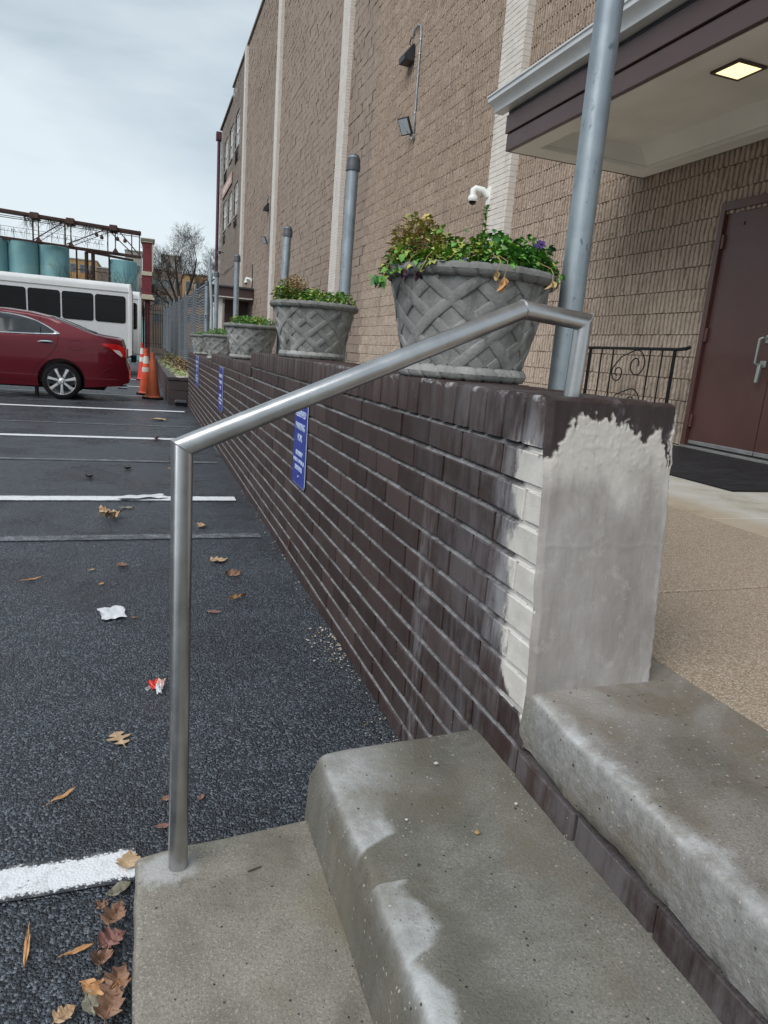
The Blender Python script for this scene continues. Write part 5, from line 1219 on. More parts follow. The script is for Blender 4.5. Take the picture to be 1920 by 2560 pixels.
nm_ = bpy.data.meshes.new_from_object(bo.evaluated_get(dg)); bo.modifiers.clear(); bo.data = nm_
nm_.materials.clear(); nm_.materials.append(M['car'])
for c in cutters: bpy.data.objects.remove(c)
def patch(nm, poly, mat, off=.004, parent=car, side=1, nu=26, nv=14, edge=None):
    """panel on the body side: poly = outline in (a, z); filled by scanlines so it follows the body's curve"""
    zs_ = [p[1] for p in poly]; z0, z1 = min(zs_), max(zs_); rws = []
    for i in range(nv+1):
        z = lerp(z0+1e-4, z1-1e-4, i/nv); xsn = []
        for (a0, y0), (a1, y1) in zip(poly, poly[1:]+poly[:1]):
            if (y0-z)*(y1-z) <= 0 and abs(y1-y0) > 1e-9: xsn.append(a0+(a1-a0)*(z-y0)/(y1-y0))
        if len(xsn) < 2: continue
        lo, hi = min(xsn), max(xsn); rws.append([cpt(lerp(lo, hi, j/nu), side*(half(lerp(lo, hi, j/nu), z)+off), z) for j in range(nu+1)])
    m = MB(); m.grid(rws); return obj(nm, m, M[mat], parent, smooth=True)
def line_on_body(nm, pts, mat, r=.004, off=.001, parent=car, flat=None):
    m = MB(); m.tube([cpt(a, half(a, z)+off, z) for a, z in pts], r, 6); return obj(nm, m, M[mat], parent, smooth=True)
def curve(pts, n=12):
    P_ = [Vector((p[0], p[1], 0)) for p in pts]; out_ = []
    for i in range(len(P_)-1):
        p0 = P_[max(0, i-1)]; p1 = P_[i]; p2 = P_[i+1]; p3 = P_[min(len(P_)-1, i+2)]
        for j in range(n):
            t = j/n; q = .5*((2*p1)+(-p0+p2)*t+(2*p0-5*p1+4*p2-p3)*t*t+(-p0+3*p1-3*p2+p3)*t**3); out_.append((q.x, q.y))
    out_.append((P_[-1].x, P_[-1].y)); return out_
wt = curve([(.97, .955), (1.10, 1.035), (1.28, 1.115), (1.50, 1.165), (1.75, 1.182), (2.05, 1.172), (2.35, 1.12), (2.62, 1.02), (2.86, .90)])
wbm = [(2.86, .885), (2.4, .893), (1.7, .908), (1.2, .925), (.985, .938)]
patch('side_window', wt+wbm, 'carglass', .005, nu=60, nv=22)
line_on_body('window_trim', wt, 'chrome', .0085, .007); line_on_body('window_trim', [(2.88, .882)]+wbm, 'chrome', .0085, .007)
patch('window_trim', [(.93, .945), (.99, .935), (1.02, .95), (.995, .985), (.96, .965)], 'chrome', .008, nu=8, nv=6)
for a0, a1 in ((1.20, 1.21), (1.82, 1.83)): line_on_body('pillar', [(a0-.015, .925), (a1, 1.14)], 'rubber', .009, .005)
dcut = curve([(.955, .93), (.975, .80), (1.05, .66), (1.17, .56), (1.26, .45), (1.335, .27)]); line_on_body('door_seam', dcut, 'rubber', .0028, -.0005)
line_on_body('door_seam', [(1.84, .905), (1.86, .6), (1.86, .25)], 'rubber', .0028, -.0005); line_on_body('door_seam', [(1.335, .262), (2.9, .262)], 'rubber', .0028, -.0005)
line_on_body('trunk_seam', curve([(.08, .80), (.16, .865), (.30, .925), (.42, .962)]), 'rubber', .0025, -.0005)
# handle, fuel flap
m = MB(); m.tube([cpt(a, half(a, z)+.018, z) for a, z in ((1.02, .818), (1.05, .826), (1.10, .829), (1.17, .826), (1.225, .815))], [.004, .013, .015, .012, .004], 8); obj('door_handle', m, M['chrome'], car, smooth=True)
patch('handle_recess', [(1.09, .80), (1.17, .80), (1.19, .83), (1.15, .855), (1.08, .855), (1.06, .825)], 'rubber', .0015, nu=8, nv=6)
fp = [(.64, .72), (.78, .725), (.795, .745), (.79, .84), (.77, .86), (.665, .865), (.645, .85), (.635, .745)]; line_on_body('fuel_flap', fp+fp[:1], 'rubber', .0022, -.0004)
# tail lamp, bumper seam and reflector, mud flap
patch('tail_lamp', [(.395, .845), (.30, .858), (.12, .845), (.045, .80), (.035, .72), (.06, .665), (.10, .668), (.17, .72), (.27, .795)], 'redlamp', .006, nu=26, nv=16)
patch('lamp_lens', [(.22, .775), (.13, .765), (.085, .70), (.10, .672), (.17, .722)], 'clearlamp', .0105, nu=10, nv=8)
m = MB()
for s_ in (1,): m.grid([[cpt(lerp(.012, .03, i/8)-.004, s_*lerp(.58, .655, i/8), z) for i in range(9)] for z in np.linspace(.66, .80, 8)])
obj('tail_lamp', m, M['redlamp'], car, smooth=True)
line_on_body('bumper_seam', curve([(.26, .70), (.20, .62), (.19, .52), (.30, .44), (.40, .36)]), 'rubber', .002, -.0006)
line_on_body('bumper_crease', curve([(.24, .50), (.36, .43), (.22, .37)]), 'car', .006, -.001)
m = MB(); m.box((CX0-1.29, CY0-.74, CZ+.03), (CX0-1.255, CY0-.60, CZ+.20)); obj('mud_flap', m, M['rubber'], car)
m = MB(); m.tube([cpt(.03, .52, .215), cpt(.16, .52, .215)], .03, 12); obj('exhaust_pipe', m, M['chrome'], car, smooth=True)
m = MB(); m.box((CX0-3.9, CY0-.66, CZ+.16), (CX0-.35, CY0+.66, CZ+.22)); obj('underbody', m, M['rubber'], car)
# rear window follows the top surface
m = MB(); m.grid([[cpt(a, b*(.52-.05*(a-.45)), ctop(a)-.012*abs(b)**2+.006) for b in np.linspace(-1, 1, 13)] for a in np.linspace(.47, 1.10, 16)]); obj('rear_window', m, M['carglass'], car, smooth=True)
m = MB(); m.grid([[cpt(a, b*(.57), ctop(a)-.012*abs(b)**2+.006) for b in np.linspace(-1, 1, 13)] for a in np.linspace(2.36, 2.93, 14)]); obj('windscreen', m, M['carglass'], car, smooth=True)
for s_ in (1, -1): m = MB(); m.grid([[cpt(a, s_*half(a, z)+s_*.006, z) for a in np.linspace(3.75, 4.08, 10)] for z in np.linspace(.56, .66, 5)]); obj('headlight', m, M['clearlamp'], car, smooth=True)
def wheel(a, s_):
    w_ = link('wheel', None, car, Vector(cpt(a, s_*.68, WZ))-base_of(car)); T = Matrix.Translation(Vector(cpt(a, s_*.68, WZ))) @ Matrix.Rotation(R_(90 if s_ > 0 else -90), 4, 'X')
    def wp(nm, mb, mt, auto=40): mb.xf(T); obj(nm, mb, M[mt], w_, smooth=True, auto=auto)
    m = MB(); m.lathe([(.195, -.085), (.235, -.09), (.262, -.075), (.268, -.045), (.268, .045), (.262, .075), (.235, .09), (.197, .086), (.197, .07)], 48); wp('tyre', m, 'tyre')
    m = MB(); m.lathe([(.150, -.05), (.185, -.02), (.188, .05), (.196, .078), (.203, .086), (.203, .078)], 48); wp('rim', m, 'alloy')
    m = MB(); m.lathe([(0, -.02), (.15, -.02), (.15, -.01), (0, -.01)], 32); wp('brake_disc', m, 'cap')
    m = MB()
    for i in range(7):
        t = 2*math.pi*i/7+.22; c, s2 = math.cos(t), math.sin(t); vs = []
        for r, hw, z in ((.035, .020, .075), (.12, .0185, .082), (.195, .029, .072)):
            for q, dz in ((-1, -.012), (-.62, 0), (.62, 0), (1, -.012)): vs.append((r*c-q*hw*s2, r*s2+q*hw*c, z+dz))
            vs += [(r*c-hw*s2, r*s2+hw*c, z-.035), (r*c+hw*s2, r*s2-hw*c, z-.035)]
        fs = []
        for j in range(2):
            o2 = j*6
            for p, q in ((0, 1), (1, 2), (2, 3), (3, 4), (4, 5), (5, 0)): fs.append((o2+p, o2+q, o2+6+q, o2+6+p))
        m.add(vs, fs)
    wp('spokes', m, 'alloy', 30)
    m = MB(); m.lathe([(0, .088), (.022, .088), (.030, .082), (.046, .078), (.05, .05)], 24)
    wp('hub', m, 'alloy')
    m = MB()
    for i in range(5): t = 2*math.pi*i/5; m.lathe([(0, .09), (.009, .09), (.011, .074)], 8, (.062*math.cos(t), .062*math.sin(t), 0))
    wp('lug_nuts', m, 'cap')
    m = MB(); m.lathe([(.013*1, .0885), (.017, .0915), (.013, .0885)], 20); m.tube([(-.010, .003, .090), (.0, -.005, .090), (.011, -.006, .090)], .002, 5); wp('emblem', m, 'chrome')
for a in WA:
    for s_ in (1, -1): wheel(a, s_)

car.scale = (1.075,)*3; car.location.x = -.263-2.0*1.075

# ------------------------------------------------------------------ shuttle buses
def bus(label, xr, y, H, L_, wz, first, Wd=2.0, extra=True):
    z0 = gz(y); t = thing('shuttle_bus', label, 'bus', (xr-L_/2, y+Wd/2, z0), 'white shuttle buses'); zt = H; zb = .36
    m = MB(); r = .16; pr = [(y+.02, zb), (y, zb+.25), (y, zt-.28)]+[(y+r*(1-math.cos(a)), zt-r+r*math.sin(a)-.0) for a in np.linspace(.15, math.pi/2, 8)]+[(y+Wd/2, zt+.03)]
    pr = pr+[(2*y+Wd-a, b) for a, b in reversed(pr[:-1])]
    m.prism(pr, 0, xr-L_, xr); obj('body', m, M['busw'], t, smooth=True, auto=35, bevel=.03)
    m = MB(); m.box((xr-L_-.01, y-.012, zt-.255), (xr-.06, y+.02, zt-.235)); obj('roof_seam', m, M['greyc'], t)
    m = MB(); m.prism([(xr-.05, zb+.02), (xr+.02, zb+.05), (xr+.025, zt-.22), (xr-.02, zt-.03), (xr-.075, zt-.02), (xr-.075, zb)], 1, y-.015, y+Wd+.015); obj('rear_cap', m, M['busw'], t, bevel=.02)
    x = xr-first[0]; wl, gap = first[1], first[2]
    for i in range(6):
        a, b = x-wl, x; x -= wl+gap
        if a < xr-L_+.2: break
        wn = link('window', None, t, Vector(((a+b)/2, y, wz[0]))-base_of(t)); rr = .07
        def rrect(ins):
            P_ = []
            for cx, cz, a0 in ((b-rr, wz[1]-rr, 0), (a+rr, wz[1]-rr, 90), (a+rr, wz[0]+rr, 180), (b-rr, wz[0]+rr, 270)):
                for q in range(5): P_.append((cx+(rr-ins)*math.cos(R_(a0+q*22.5)), cz+(rr-ins)*math.sin(R_(a0+q*22.5))))
            return P_
        m = MB(); m.prism(rrect(0), 1, y-.014, y+.01); obj('frame', m, M['rubber'], wn); m = MB(); m.prism(rrect(.02), 1, y-.0165, y-.0135); obj('pane', m, M['glass'], wn)
        m = MB(); m.box((a+.03, y-.019, wz[1]-.17), (b-.03, y-.0166, wz[1]-.155)); obj('transom', m, M['rubber'], wn)
    m = MB(); m.box((xr-.02, y+.1, zb-.16), (xr+.12, y+Wd-.1, zb+.02)); obj('bumper', m, M['rubber'], t, bevel=.02)
    m = MB(); m.box((xr+.0, y+.05, zb+.10), (xr+.032, y+.13, zb+.18)); obj('tail_lamp', m, M['redlamp'], t)
    m = MB(); m.box((xr-L_+.3, y+.2, zb-.12), (xr-.3, y+Wd-.2, zb+.02)); obj('chassis', m, M['rubber'], t)
    for a in (1.35, L_-.9):
        for q in (y+.15, y+Wd-.15): m = MB(); m.lathe([(0, -.1), (.2, -.1), (.33, -.09), (.36, -.05), (.36, .05), (.33, .09), (.2, .1), (0, .1)], 28); m.xf(Matrix.Translation((xr-a, q, z0+.36)) @ Matrix.Rotation(R_(90), 4, 'X')); obj('wheel', m, M['tyre'], t, smooth=True)
bus('nearer white shuttle bus with black windows behind the red sedan', -.40, 22.0, 2.43, 6.6, (1.31, 2.065), (.16, .82, .046))
bus('second white shuttle bus mostly hidden behind the nearer one', -.165, 25.2, 2.42, 6.6, (1.2, 2.05), (.12, .82, .046))
# ------------------------------------------------------------------ far background
def silo(label, x, y, top, r):
    t = thing('silo', label, 'silo', (x, y, -.6), 'teal silos'); m = MB(); m.lathe([(r, 0), (r, top+.6-.03), (r-.03, top+.6), (0, top+.66)], 40, (x, y, -.6)); obj('shell', m, M['silo'], t, smooth=True, auto=40)
    for z in np.arange(1.5, top, 1.3): m = MB(); m.lathe([(r+.012, z+.6-.02), (r+.012, z+.6+.02)], 40, (x, y, -.6)); obj('seam_band', m, M['silo'], t, smooth=True)
silo('leftmost teal silo, cut off by the picture edge', -10.05, 56.3, 6.75, .99); silo('teal silo second from the left under the rusty gantry', -8.15, 56.5, 6.72, .99); silo('teal silo third from the left, above the bus windows', -6.2, 56.7, 6.68, .99); silo('lone teal silo beside the maroon tower, vines on it', -1.62, 57.4, 6.30, 1.0)
gt = thing('rusty_gantry', 'rusty steel truss gantry above the teal silos', 'gantry', (-5, 56, 6.6))
def gx(x, dz=0): return lerp(54.8, 56.9, (x+9.3)/8.9)
def gp_(nm, pts, r, n=4):
    m = MB(); m.tube(pts, r, n); obj(nm, m, M['rust'], gt)
zt_, zl_ = 8.42, 6.72
for dy in (0, .9):
    gp_('top_chord', [(-12, gx(-12)+dy, zt_+.08), (-.35, gx(-.35)+dy, zt_-.02)], .12); gp_('bottom_chord', [(-12, gx(-12)+dy, zl_+.04), (-.35, gx(-.35)+dy, zl_)], .09)
    gp_('cable', [(-12, gx(-12)+dy, zt_-.28), (-.4, gx(-.4)+dy, zt_-.22)], .03)
for i, x in enumerate((-9.5, -7.45, -7.0, -5.45, -5.0, -2.65, -2.1, -1.0, -.45)):
    gp_('upright', [(x, gx(x)+(.9 if i % 2 else 0), zl_), (x, gx(x)+(.9 if i % 2 else 0), zt_+.1)], .055 if i in (1, 3) else .04)
for a, b in ((-7.0, -5.45), (-5.0, -2.65)): gp_('brace', [(a-.3, gx(a), zl_+.15), (b, gx(b), zt_-.12)], .05); gp_('brace', [(a, gx(a)+.1, zl_+.05), (b+.1, gx(b)+.1, zt_-.32)], .03)
for a, b in ((-2.65, -.9), (-1.9, -.45)): gp_('brace', [(a, gx(a), zt_-.1), (b, gx(b), zl_+.1)], .045)
for x in (-7.0, -5.0, -2.1): m = MB(); m.prism([(x-.22, zl_+.02), (x+.25, zl_+.02), (x+.06, zl_+.32), (x-.05, zl_+.32)], 1, gx(x)-.12, gx(x)+.05); obj('gusset', m, M['rust'], gt)
for x in (-7.3, -5.1, -2.3): m = MB(); m.box((x-.2, gx(x)-.15, zt_-.2), (x+.35, gx(x)+1.05, zt_+.22)); obj('head_block', m, M['rust'], gt, bevel=.05)
for x, z in ((-3.35, 7.85), (-1.95, 7.75), (-1.45, 7.70), (-3.0, 7.7)): m = MB(); m.lathe([(0, .15), (.09, .1), (.13, -.06), (.10, -.15), (0, -.17)], 10, (x, gx(x), z)); m.tube([(x, gx(x), z+.1), (x, gx(x), zt_)], .012, 4); obj('hanging_lamp', m, M['rust'], gt, smooth=True)
for x in (-4.05, -3.62): gp_('leg', [(x, gx(x)+.3, -.6), (x, gx(x)+.3, zl_-.15)], .13)
gp_('cross_beam', [(-4.1, gx(-4)+.3, zl_-.12), (-.9, gx(-1)+.3, zl_-.32)], .11)
for z0, z1 in ((2.2, 4.2), (4.3, 5.6)): gp_('brace', [(-4.05, gx(-4)+.3, z0), (-3.62, gx(-4)+.3, z1)], .05); gp_('brace', [(-3.62, gx(-4)+.3, z0), (-4.05, gx(-4)+.3, z1)], .05)
for x in (-4.7, -2.55): gp_('leg', [(x, gx(x)+.4, -.6), (x, gx(x)+.4, zl_-.1)], .06)
for z in (4.6, 5.3): gp_('rail', [(-4.9, gx(-4.9)+.5, z), (-2.4, gx(-2.4)+.5, z)], .035)
for k in range(2): gp_('walkway_rail', [(-12, gx(-12)-.5, zl_+.45+.28*k), (-2.8, gx(-2.8)-.5, zl_+.42+.26*k)], .016)
for i in range(12): x = -11.4+i*.75; gp_('rail_post', [(x, gx(x)-.5, zl_+.05), (x, gx(x)-.5, zl_+.72)], .014)
rg = random.Random(3)
def vines(label, seeds, name='climbing_vines'):
    m = MB()
    for (x, y, z, dx, dy, dz, ln, n, spread, r) in seeds:
        for i in range(n):
            p = Vector((x+rg.uniform(-spread, spread), y+rg.uniform(-.1, .1), z)); d = Vector((dx+rg.uniform(-.5, .5), dy, dz)).normalized(); pts = [p]
            for j in range(7): d = (d+Vector((rg.uniform(-.45, .45), rg.uniform(-.1, .1), rg.uniform(-.35, .35)))).normalized(); p = p+d*ln/7; pts.append(p.copy())
            m.tube(pts, [r*(1-.12*j) for j in range(8)], 3, cap=False)
    o = obj(name, m, M['vine'], kind='stuff', recalc=False, org=(seeds[0][0], seeds[0][1], seeds[0][2])); o['label'] = label
vines('dry vines hanging from the rusty gantry', [(x, gx(x), zt_-.05, 0, 0, -1, rg.uniform(.6, 1.4), 26, .35, .016) for x in (-7.4, -7.6, -5.4, -6.1, -3.9, -2.6)]+[(x, gx(x)-.5, zl_+.6, 0, 0, -1, .6, 10, .6, .012) for x in (-10.5, -9, -8, -6.6, -5.4, -4.4, -3.2)])
vines('bare vines climbing the lone silo and gantry legs', [(-.9, 56.3, 1.6, -.35, -.05, 1, 4.6, 34, .45, .028), (-1.3, 56.35, 3.0, -.6, -.03, .9, 2.6, 30, .4, .020), (-.45, 56.4, 2.2, .1, 0, 1, 4.2, 26, .3, .026), (-4.0, 56.1, 2.6, .1, -.1, 1, 3.2, 26, .8, .022), (-4.9, 55.6, 2.6, -.2, 0, 1, 3.4, 18, .5, .02), (-5.3, 55.66, 3.2, -.3, 0, 1, 2.6, 12, .4, .018)])
# maroon tower
mt_ = thing('maroon_tower', 'square maroon stucco tower with cream cornices beyond the buses', 'tower', (.05, 38.6, -.4))
def mp_(nm, lo, hi, mt, bevel=.01):
    m = MB(); m.box(lo, hi); return obj(nm, m, M[mt], mt_, bevel=bevel)
mp_('upper_panel', (-.155, 38.0, 4.15), (.285, 39.6, 5.52), 'maroon'); mp_('lower_panel', (-.19, 37.99, 3.05), (.265, 39.61, 3.95), 'maroon'); mp_('band', (-.20, 37.95, 3.955), (.30, 39.65, 4.145), 'cream'); mp_('corner_trim', (.287, 37.995, 4.15), (.345, 39.6, 5.52), 'cream')
for i, (e_, z0, z1) in enumerate(((.06, 5.52, 5.60), (.10, 5.605, 5.66), (.14, 5.665, 5.72))): mp_('cornice', (-.155-e_*.7, 38.0-e_, z0), (.285+e_, 39.6+e_, z1), 'cream')
for i, (e_, z0, z1) in enumerate(((.05, 2.97, 3.045), (.09, 2.91, 2.965), (.13, 2.80, 2.905))): mp_('lower_cornice', (-.17-e_*.5, 38.0-e_, z0), (.28+e_, 39.6+e_, z1), 'cream')
mp_('column', (-.06, 38.2, -.4), (.20, 39.2, 2.80), 'maroon'); mp_('black_lantern', (.30, 38.0, 3.15), (.37, 38.5, 3.55), 'black')
m = MB(); m.tube([(-.35, 38.05, 2.75), (-.22, 38.05, 2.68), (-.14, 38.05, 2.45), (-.11, 38.05, 2.0), (-.11, 38.05, -.4)], .035, 8); obj('arched_pipe', m, M['pipe'], mt_, smooth=True)
mp_('lamp_boss', (.03, 37.975, 5.30), (.09, 38.0, 5.36), 'pipe'); mp_('lamp_boss', (.03, 37.97, 3.28), (.09, 37.99, 3.34), 'pipe')
# distant blocks
def far_block(label, x0, x1, y, d, top, mat, wins=(), z0=-1):
    t = thing('distant_building', label, 'building', ((x0+x1)/2, y, z0), 'distant buildings'); m = MB(); m.box((x0, y, z0), (x1, y+d, top)); obj('wall', m, M[mat], t); m = MB(); m.box((x0-.05, y-.06, top), (x1+.05, y+d, top+.12)); obj('parapet', m, M['greyc'], t)
    for (a, b, c, e_) in wins:
        f = MB(); f.box((a-.05, y-.03, c-.05), (b+.05, y+.02, e_+.05)); fo = obj('window', f, M['greyc'], t); g_ = MB(); g_.box((a, y-.05, c), (b, y-.028, e_)); obj('pane', g_, M['winglass'], fo)
W2 = lambda x0, x1, zs, n, w=.45, h=.7: [(lerp(x0, x1, (i+.5)/n)-w/2, lerp(x0, x1, (i+.5)/n)+w/2, z, z+h) for z in zs for i in range(n)]
far_block('yellow brick building seen between the silos and gantry legs', -7.6, -4.75, 80, 6, 8.05, 'ybrick', W2(-7.5, -4.8, (3.6, 5.4, 6.9), 3)); far_block('grey brick building behind the gantry beside the yellow one', -4.7, -2.3, 78, 6, 7.3, 'bbrick', W2(-4.6, -2.4, (3.4, 4.9), 3)); far_block('grey block behind the lone silo', -2.1, -.4, 82, 6, 9.7, 'greyc', W2(-2, -.5, (7.6,), 2))
far_block('brown apartment building behind the bare tree', .5, 3.7, 81, 8, 8.0, 'bbrick', W2(.7, 3.6, (2.6, 4.4, 6.2), 4, .5, .9)); far_block('grey rooftop tower rising behind the bare tree', 1.7, 3.85, 86, 5, 10.1, 'greyc', [(2.2, 2.5, 8.8, 9.3)]); far_block('orange brick building at right behind the bare tree', 3.75, 6.4, 79, 8, 7.7, 'ybrick', W2(3.9, 6.2, (2.8, 4.5, 6.1), 3, .5, .9)); far_block('low brown brick building beside the maroon tower', -.35, .5, 70, 6, 6.2, 'bbrick', W2(-.3, .45, (3.2, 4.7), 1, .4, .8))
far_block('low teal shed behind the second bus', -1.2, .1, 45, 3, 2.0, 'silo')
# bare tree
tr = thing('bare_tree', 'large leafless tree with spreading branches beyond the chain link fence', 'tree', (1.85, 49, .0))
rg = random.Random(12); TW = MB(); LB = MB(); nseg = [0]
def branch(p, d, ln, r, lvl, up):
    n = 7 if lvl < 3 else 4; pts = [p.copy()]; rs = [r]; kids = []
    for i in range(n):
        d = (d+Vector((rg.uniform(-1, 1), rg.uniform(-1, 1), rg.uniform(-.7, 1)))*(.11 if lvl < 2 else .20)+Vector((0, 0, up))).normalized(); p = p+d*ln/n; pts.append(p.copy()); rs.append(max(.005, r*(1-.72*(i+1)/n)))
        if i >= (2 if lvl == 0 else 1): kids.append((p.copy(), d.copy(), rs[-1]))
    (LB if lvl < 2 else TW).tube(pts, rs, 7 if lvl < 1 else (5 if lvl < 2 else 3), cap=False); nseg[0] += n
    if lvl >= 4: return
    for (q, dd, rr) in kids:
        for _k in range((1, 2, 2, 1, 1)[lvl] if rg.random() < (.95, .7, .7, .75, .5)[lvl] else (1 if lvl < 4 else 0)):
            s_ = dd.cross(Vector((rg.uniform(-1, 1), rg.uniform(-1, 1), rg.uniform(-1, 1)))).normalized(); nd = (dd*.75+s_*rg.uniform(.55, .95)).normalized()
            branch(q, nd, ln*rg.uniform(.38, .58), max(.005, rr*rg.uniform(.4, .62)), lvl+1, (.05, .05, .04, .02, .01)[lvl])
tb_ = Vector((1.85, 49, 0)); tk = MB(); tk.tube([tb_+Vector((0, 0, -.4)), tb_+Vector((.02, 0, 1.2)), tb_+Vector((-.05, 0, 2.6)), tb_+Vector((0, 0, 3.5))], [.50, .40, .38, .42], 12); obj('trunk', tk, M['bark'], tr, smooth=True)
top_ = tb_+Vector((.1, 0, 3.0))
for (dx, dz, ln, r) in ((-.70, .75, 2.9, .13), (-.40, .95, 3.4, .14), (-.05, 1.0, 4.2, .17), (.26, 1.0, 4.4, .17), (.62, .8, 3.8, .15), (.95, .55, 3.4, .13), (-.95, .3, 2.0, .09), (1.0, .25, 2.6, .10)):
    branch(top_+Vector((dx*.15, rg.uniform(-.15, .15), 0)), Vector((dx, rg.uniform(-.4, .4), dz)).normalized(), ln, r, 0, .03)
obj('limbs', LB, M['bark'], tr, smooth=True, recalc=False); obj('crown', TW, M['bark'], tr, smooth=True, recalc=False, kind='stuff')
tr.location.z = .7; tr.scale = (.80, .80, .76); tr.location.x += .25
# ------------------------------------------------------------------ litter: leaves, tissue, wrapper, pebbles
rg = random.Random(99)
def leaf_outline(kind):
    if kind == 'willow': return [(0, .0), (.12, .045), (.35, .085), (.6, .09), (.82, .06), (1, 0)]
    if kind == 'oval': return [(0, 0), (.1, .12), (.3, .24), (.55, .27), (.8, .17), (1, 0)]
    if kind == 'oak': return [(0, .015), (.14, .03), (.20, .20), (.30, .26), (.36, .07), (.46, .09), (.54, .36), (.64, .42), (.66, .12), (.74, .10), (.82, .26), (.90, .20), (1, 0)]
    return [(0, .05), (.08, .30), (.22, .48), (.30, .30), (.42, .42), (.55, .45), (.58, .26), (.72, .30), (.82, .14), (1, 0)]
def litter_leaf(label, x, y, ln, kind, rot, mat, curl=.2, tilt=0, wr=.12, z=None, roll_=0):
    seed = rg.uniform(0, 99); ol = leaf_outline(kind); xs_ = [p[0] for p in ol]; ws = [p[1] for p in ol]; rows = []; n = max(16, len(ol)*3)
    T = sorted(set(list(np.linspace(0, 1, n))+xs_))
    for t in T:
        w0 = float(np.interp(t, xs_, ws)); wl = w0*(1+.15*fbm(t*6, seed, 0)); wrr = w0*(1+.15*fbm(t*6, seed, 9)); row = []
        for s_ in (-1, -.6, -.25, 0, .25, .6, 1):
            yv = s_*(wl if s_ < 0 else wrr); zz = curl*(abs(yv)**1.5)*1.6+curl*.9*(t-.5)**2+wr*.5*fbm(t*3+seed, s_*1.3, 1)+.02*abs(s_)*0
            row.append(((t-.5)*ln, yv*ln, zz*ln))
        rows.append(row)
    z0 = min(p[2] for r in rows for p in r); m = MB(); m.grid([[(a, b, c-z0) for a, b, c in r] for r in rows]); o_ = len(m.v)
    m.tube([(-.5*ln-.12*ln, 0, .002), (-.5*ln, 0, max(.001, rows[0][3][2]-z0)), (0, 0, rows[len(rows)//2][3][2]-z0+.0006)], [.0008, .0008, .0004], 4)
    gzv = (gz(y) if z is None else z)+.004
    m.xf(Matrix.Translation((x, y, gzv)) @ Matrix.Rotation(rot, 4, 'Z') @ Matrix.Rotation(roll_, 4, 'X') @ Matrix.Rotation(tilt, 4, 'Y'))
    mnz = min(p[2] for p in m.v); m.v = [(a, b, c-mnz+gzv) for a, b, c in m.v]
    return tag(obj('fallen_leaf', m, M[mat], smooth=True, recalc=False, org=(x, y, gzv)), label, 'leaf', 'fallen leaves on the asphalt')
LL = litter_leaf
LL('tan lobed oak leaf lying flat left of the handrail post', -.063, 1.655, .075, 'oak', 1.9, 'tan', .06, 0, .06)
LL('long narrow orange tan leaf on the asphalt left of the post', -.173, 1.447, .066, 'willow', .75, 'orange', .15, 0, .1)
LL('curled tan leaf between the second white line and the worn line', -.186, 3.93, .13, 'maple', .4, 'tan', .7, .1, .4)
LL('pale leaf just below the white line by the plastic scrap', -.105, 4.18, .085, 'oval', .1, 'greyleaf', .3)
LL('tan curled leaf right of the post, above the worn line', .289, 3.74, .065, 'maple', .9, 'tan', .5, 0, .3)
LL('broad tan leaf right of the post, upper of two near the wall', .325, 3.12, .085, 'maple', .3, 'tan', .25, 0, .15)
LL('folded brown tan leaf near the wall right of the post', .362, 2.905, .075, 'oval', .15, 'rusty', .6, 0, .3, roll_=.5)
LL('narrow curled orange leaf with a stem near the wall', .349, 2.615, .08, 'willow', .5, 'orange', .5, 0, .4)
LL('pinkish oval leaf right of the post', .244, 2.48, .05, 'oval', -.3, 'maple', .2)
LL('small rust brown leaf left of the post below the worn line', -.096, 3.08, .05, 'maple', .3, 'rusty', .3)
LL('tiny rust leaf right beside the white tissue', -.041, 2.46, .028, 'oval', .3, 'rusty', .5)
LL('thin tan leaf at the far left on the asphalt', -.44, 2.925, .075, 'willow', .45, 'orange', .2)
LL('small orange leaf above and left of the white tissue', -.172, 2.845, .03, 'oval', 1.2, 'orange', .3)
LL('tiny tan leaf left of the post below the worn line', -.22, 3.03, .03, 'oval', .8, 'tan', .3)
LL('small tan leaf beyond the post near the second white line', .208, 5.55, .10, 'oval', .2, 'tan', .5)
LL('tiny leaf touching the third white line', .10, 7.38, .09, 'maple', 1.2, 'rusty', .8)
LL('tan leaf between the far parking lines', .16, 9.3, .22, 'oval', .2, 'tan', .4)
LL('rust brown leaf tip beside the foot of the post', .046, 1.392, .034, 'oval', .3, 'rusty', .3)
LL('small round pinkish leaf right of the post', .117, 1.38, .022, 'oval', 1.0, 'maple', .3)
LL('pinkish tan leaf at the back edge of the lower step', .034, 1.30, .03, 'oval', -.1, 'maple', .25)
LL('tan leaf lying on the end of the nearest white line', -.032, 1.213, .05, 'maple', 1.45, 'tan', .12, z=.003)
LL('grey green leaf against the step edge below the white line', -.046, 1.137, .048, 'oval', .55, 'greyleaf', .5, 0, .2)
LL('small crinkled rust leaf under the grey green leaf', -.073, 1.108, .024, 'maple', .6, 'rusty', .6, 0, .4)
LL('crumpled brown leaf standing by the step edge', -.048, 1.073, .046, 'maple', 1.1, 'rusty', .9, -.3, .5)
LL('dull red maple leaf beside the step', -.052, 1.026, .046, 'maple', .45, 'maple', .5, -.1, .35)
LL('long orange leaf pointing away from the red maple leaf', -.104, 1.022, .052, 'willow', .25, 'orange', .2)
LL('curled brown leaf below the red maple leaf', -.066, .990, .040, 'maple', 1.3, 'rusty', .9, 0, .4)
LL('upright tan orange leaf alone at the lower left', -.186, 1.046, .046, 'willow', -1.45, 'orange', .2, 0, .15).scale = (1, 1.9, 1)
LL('orange tan leaf on the leaf pile at the bottom left', -.078, .934, .046, 'oval', -.75, 'orange', .4, 0, .2, z=.006)
LL('narrow orange leaf across the top of the leaf pile', -.066, .943, .036, 'willow', .35, 'orange', .3, 0, .2, z=.010)
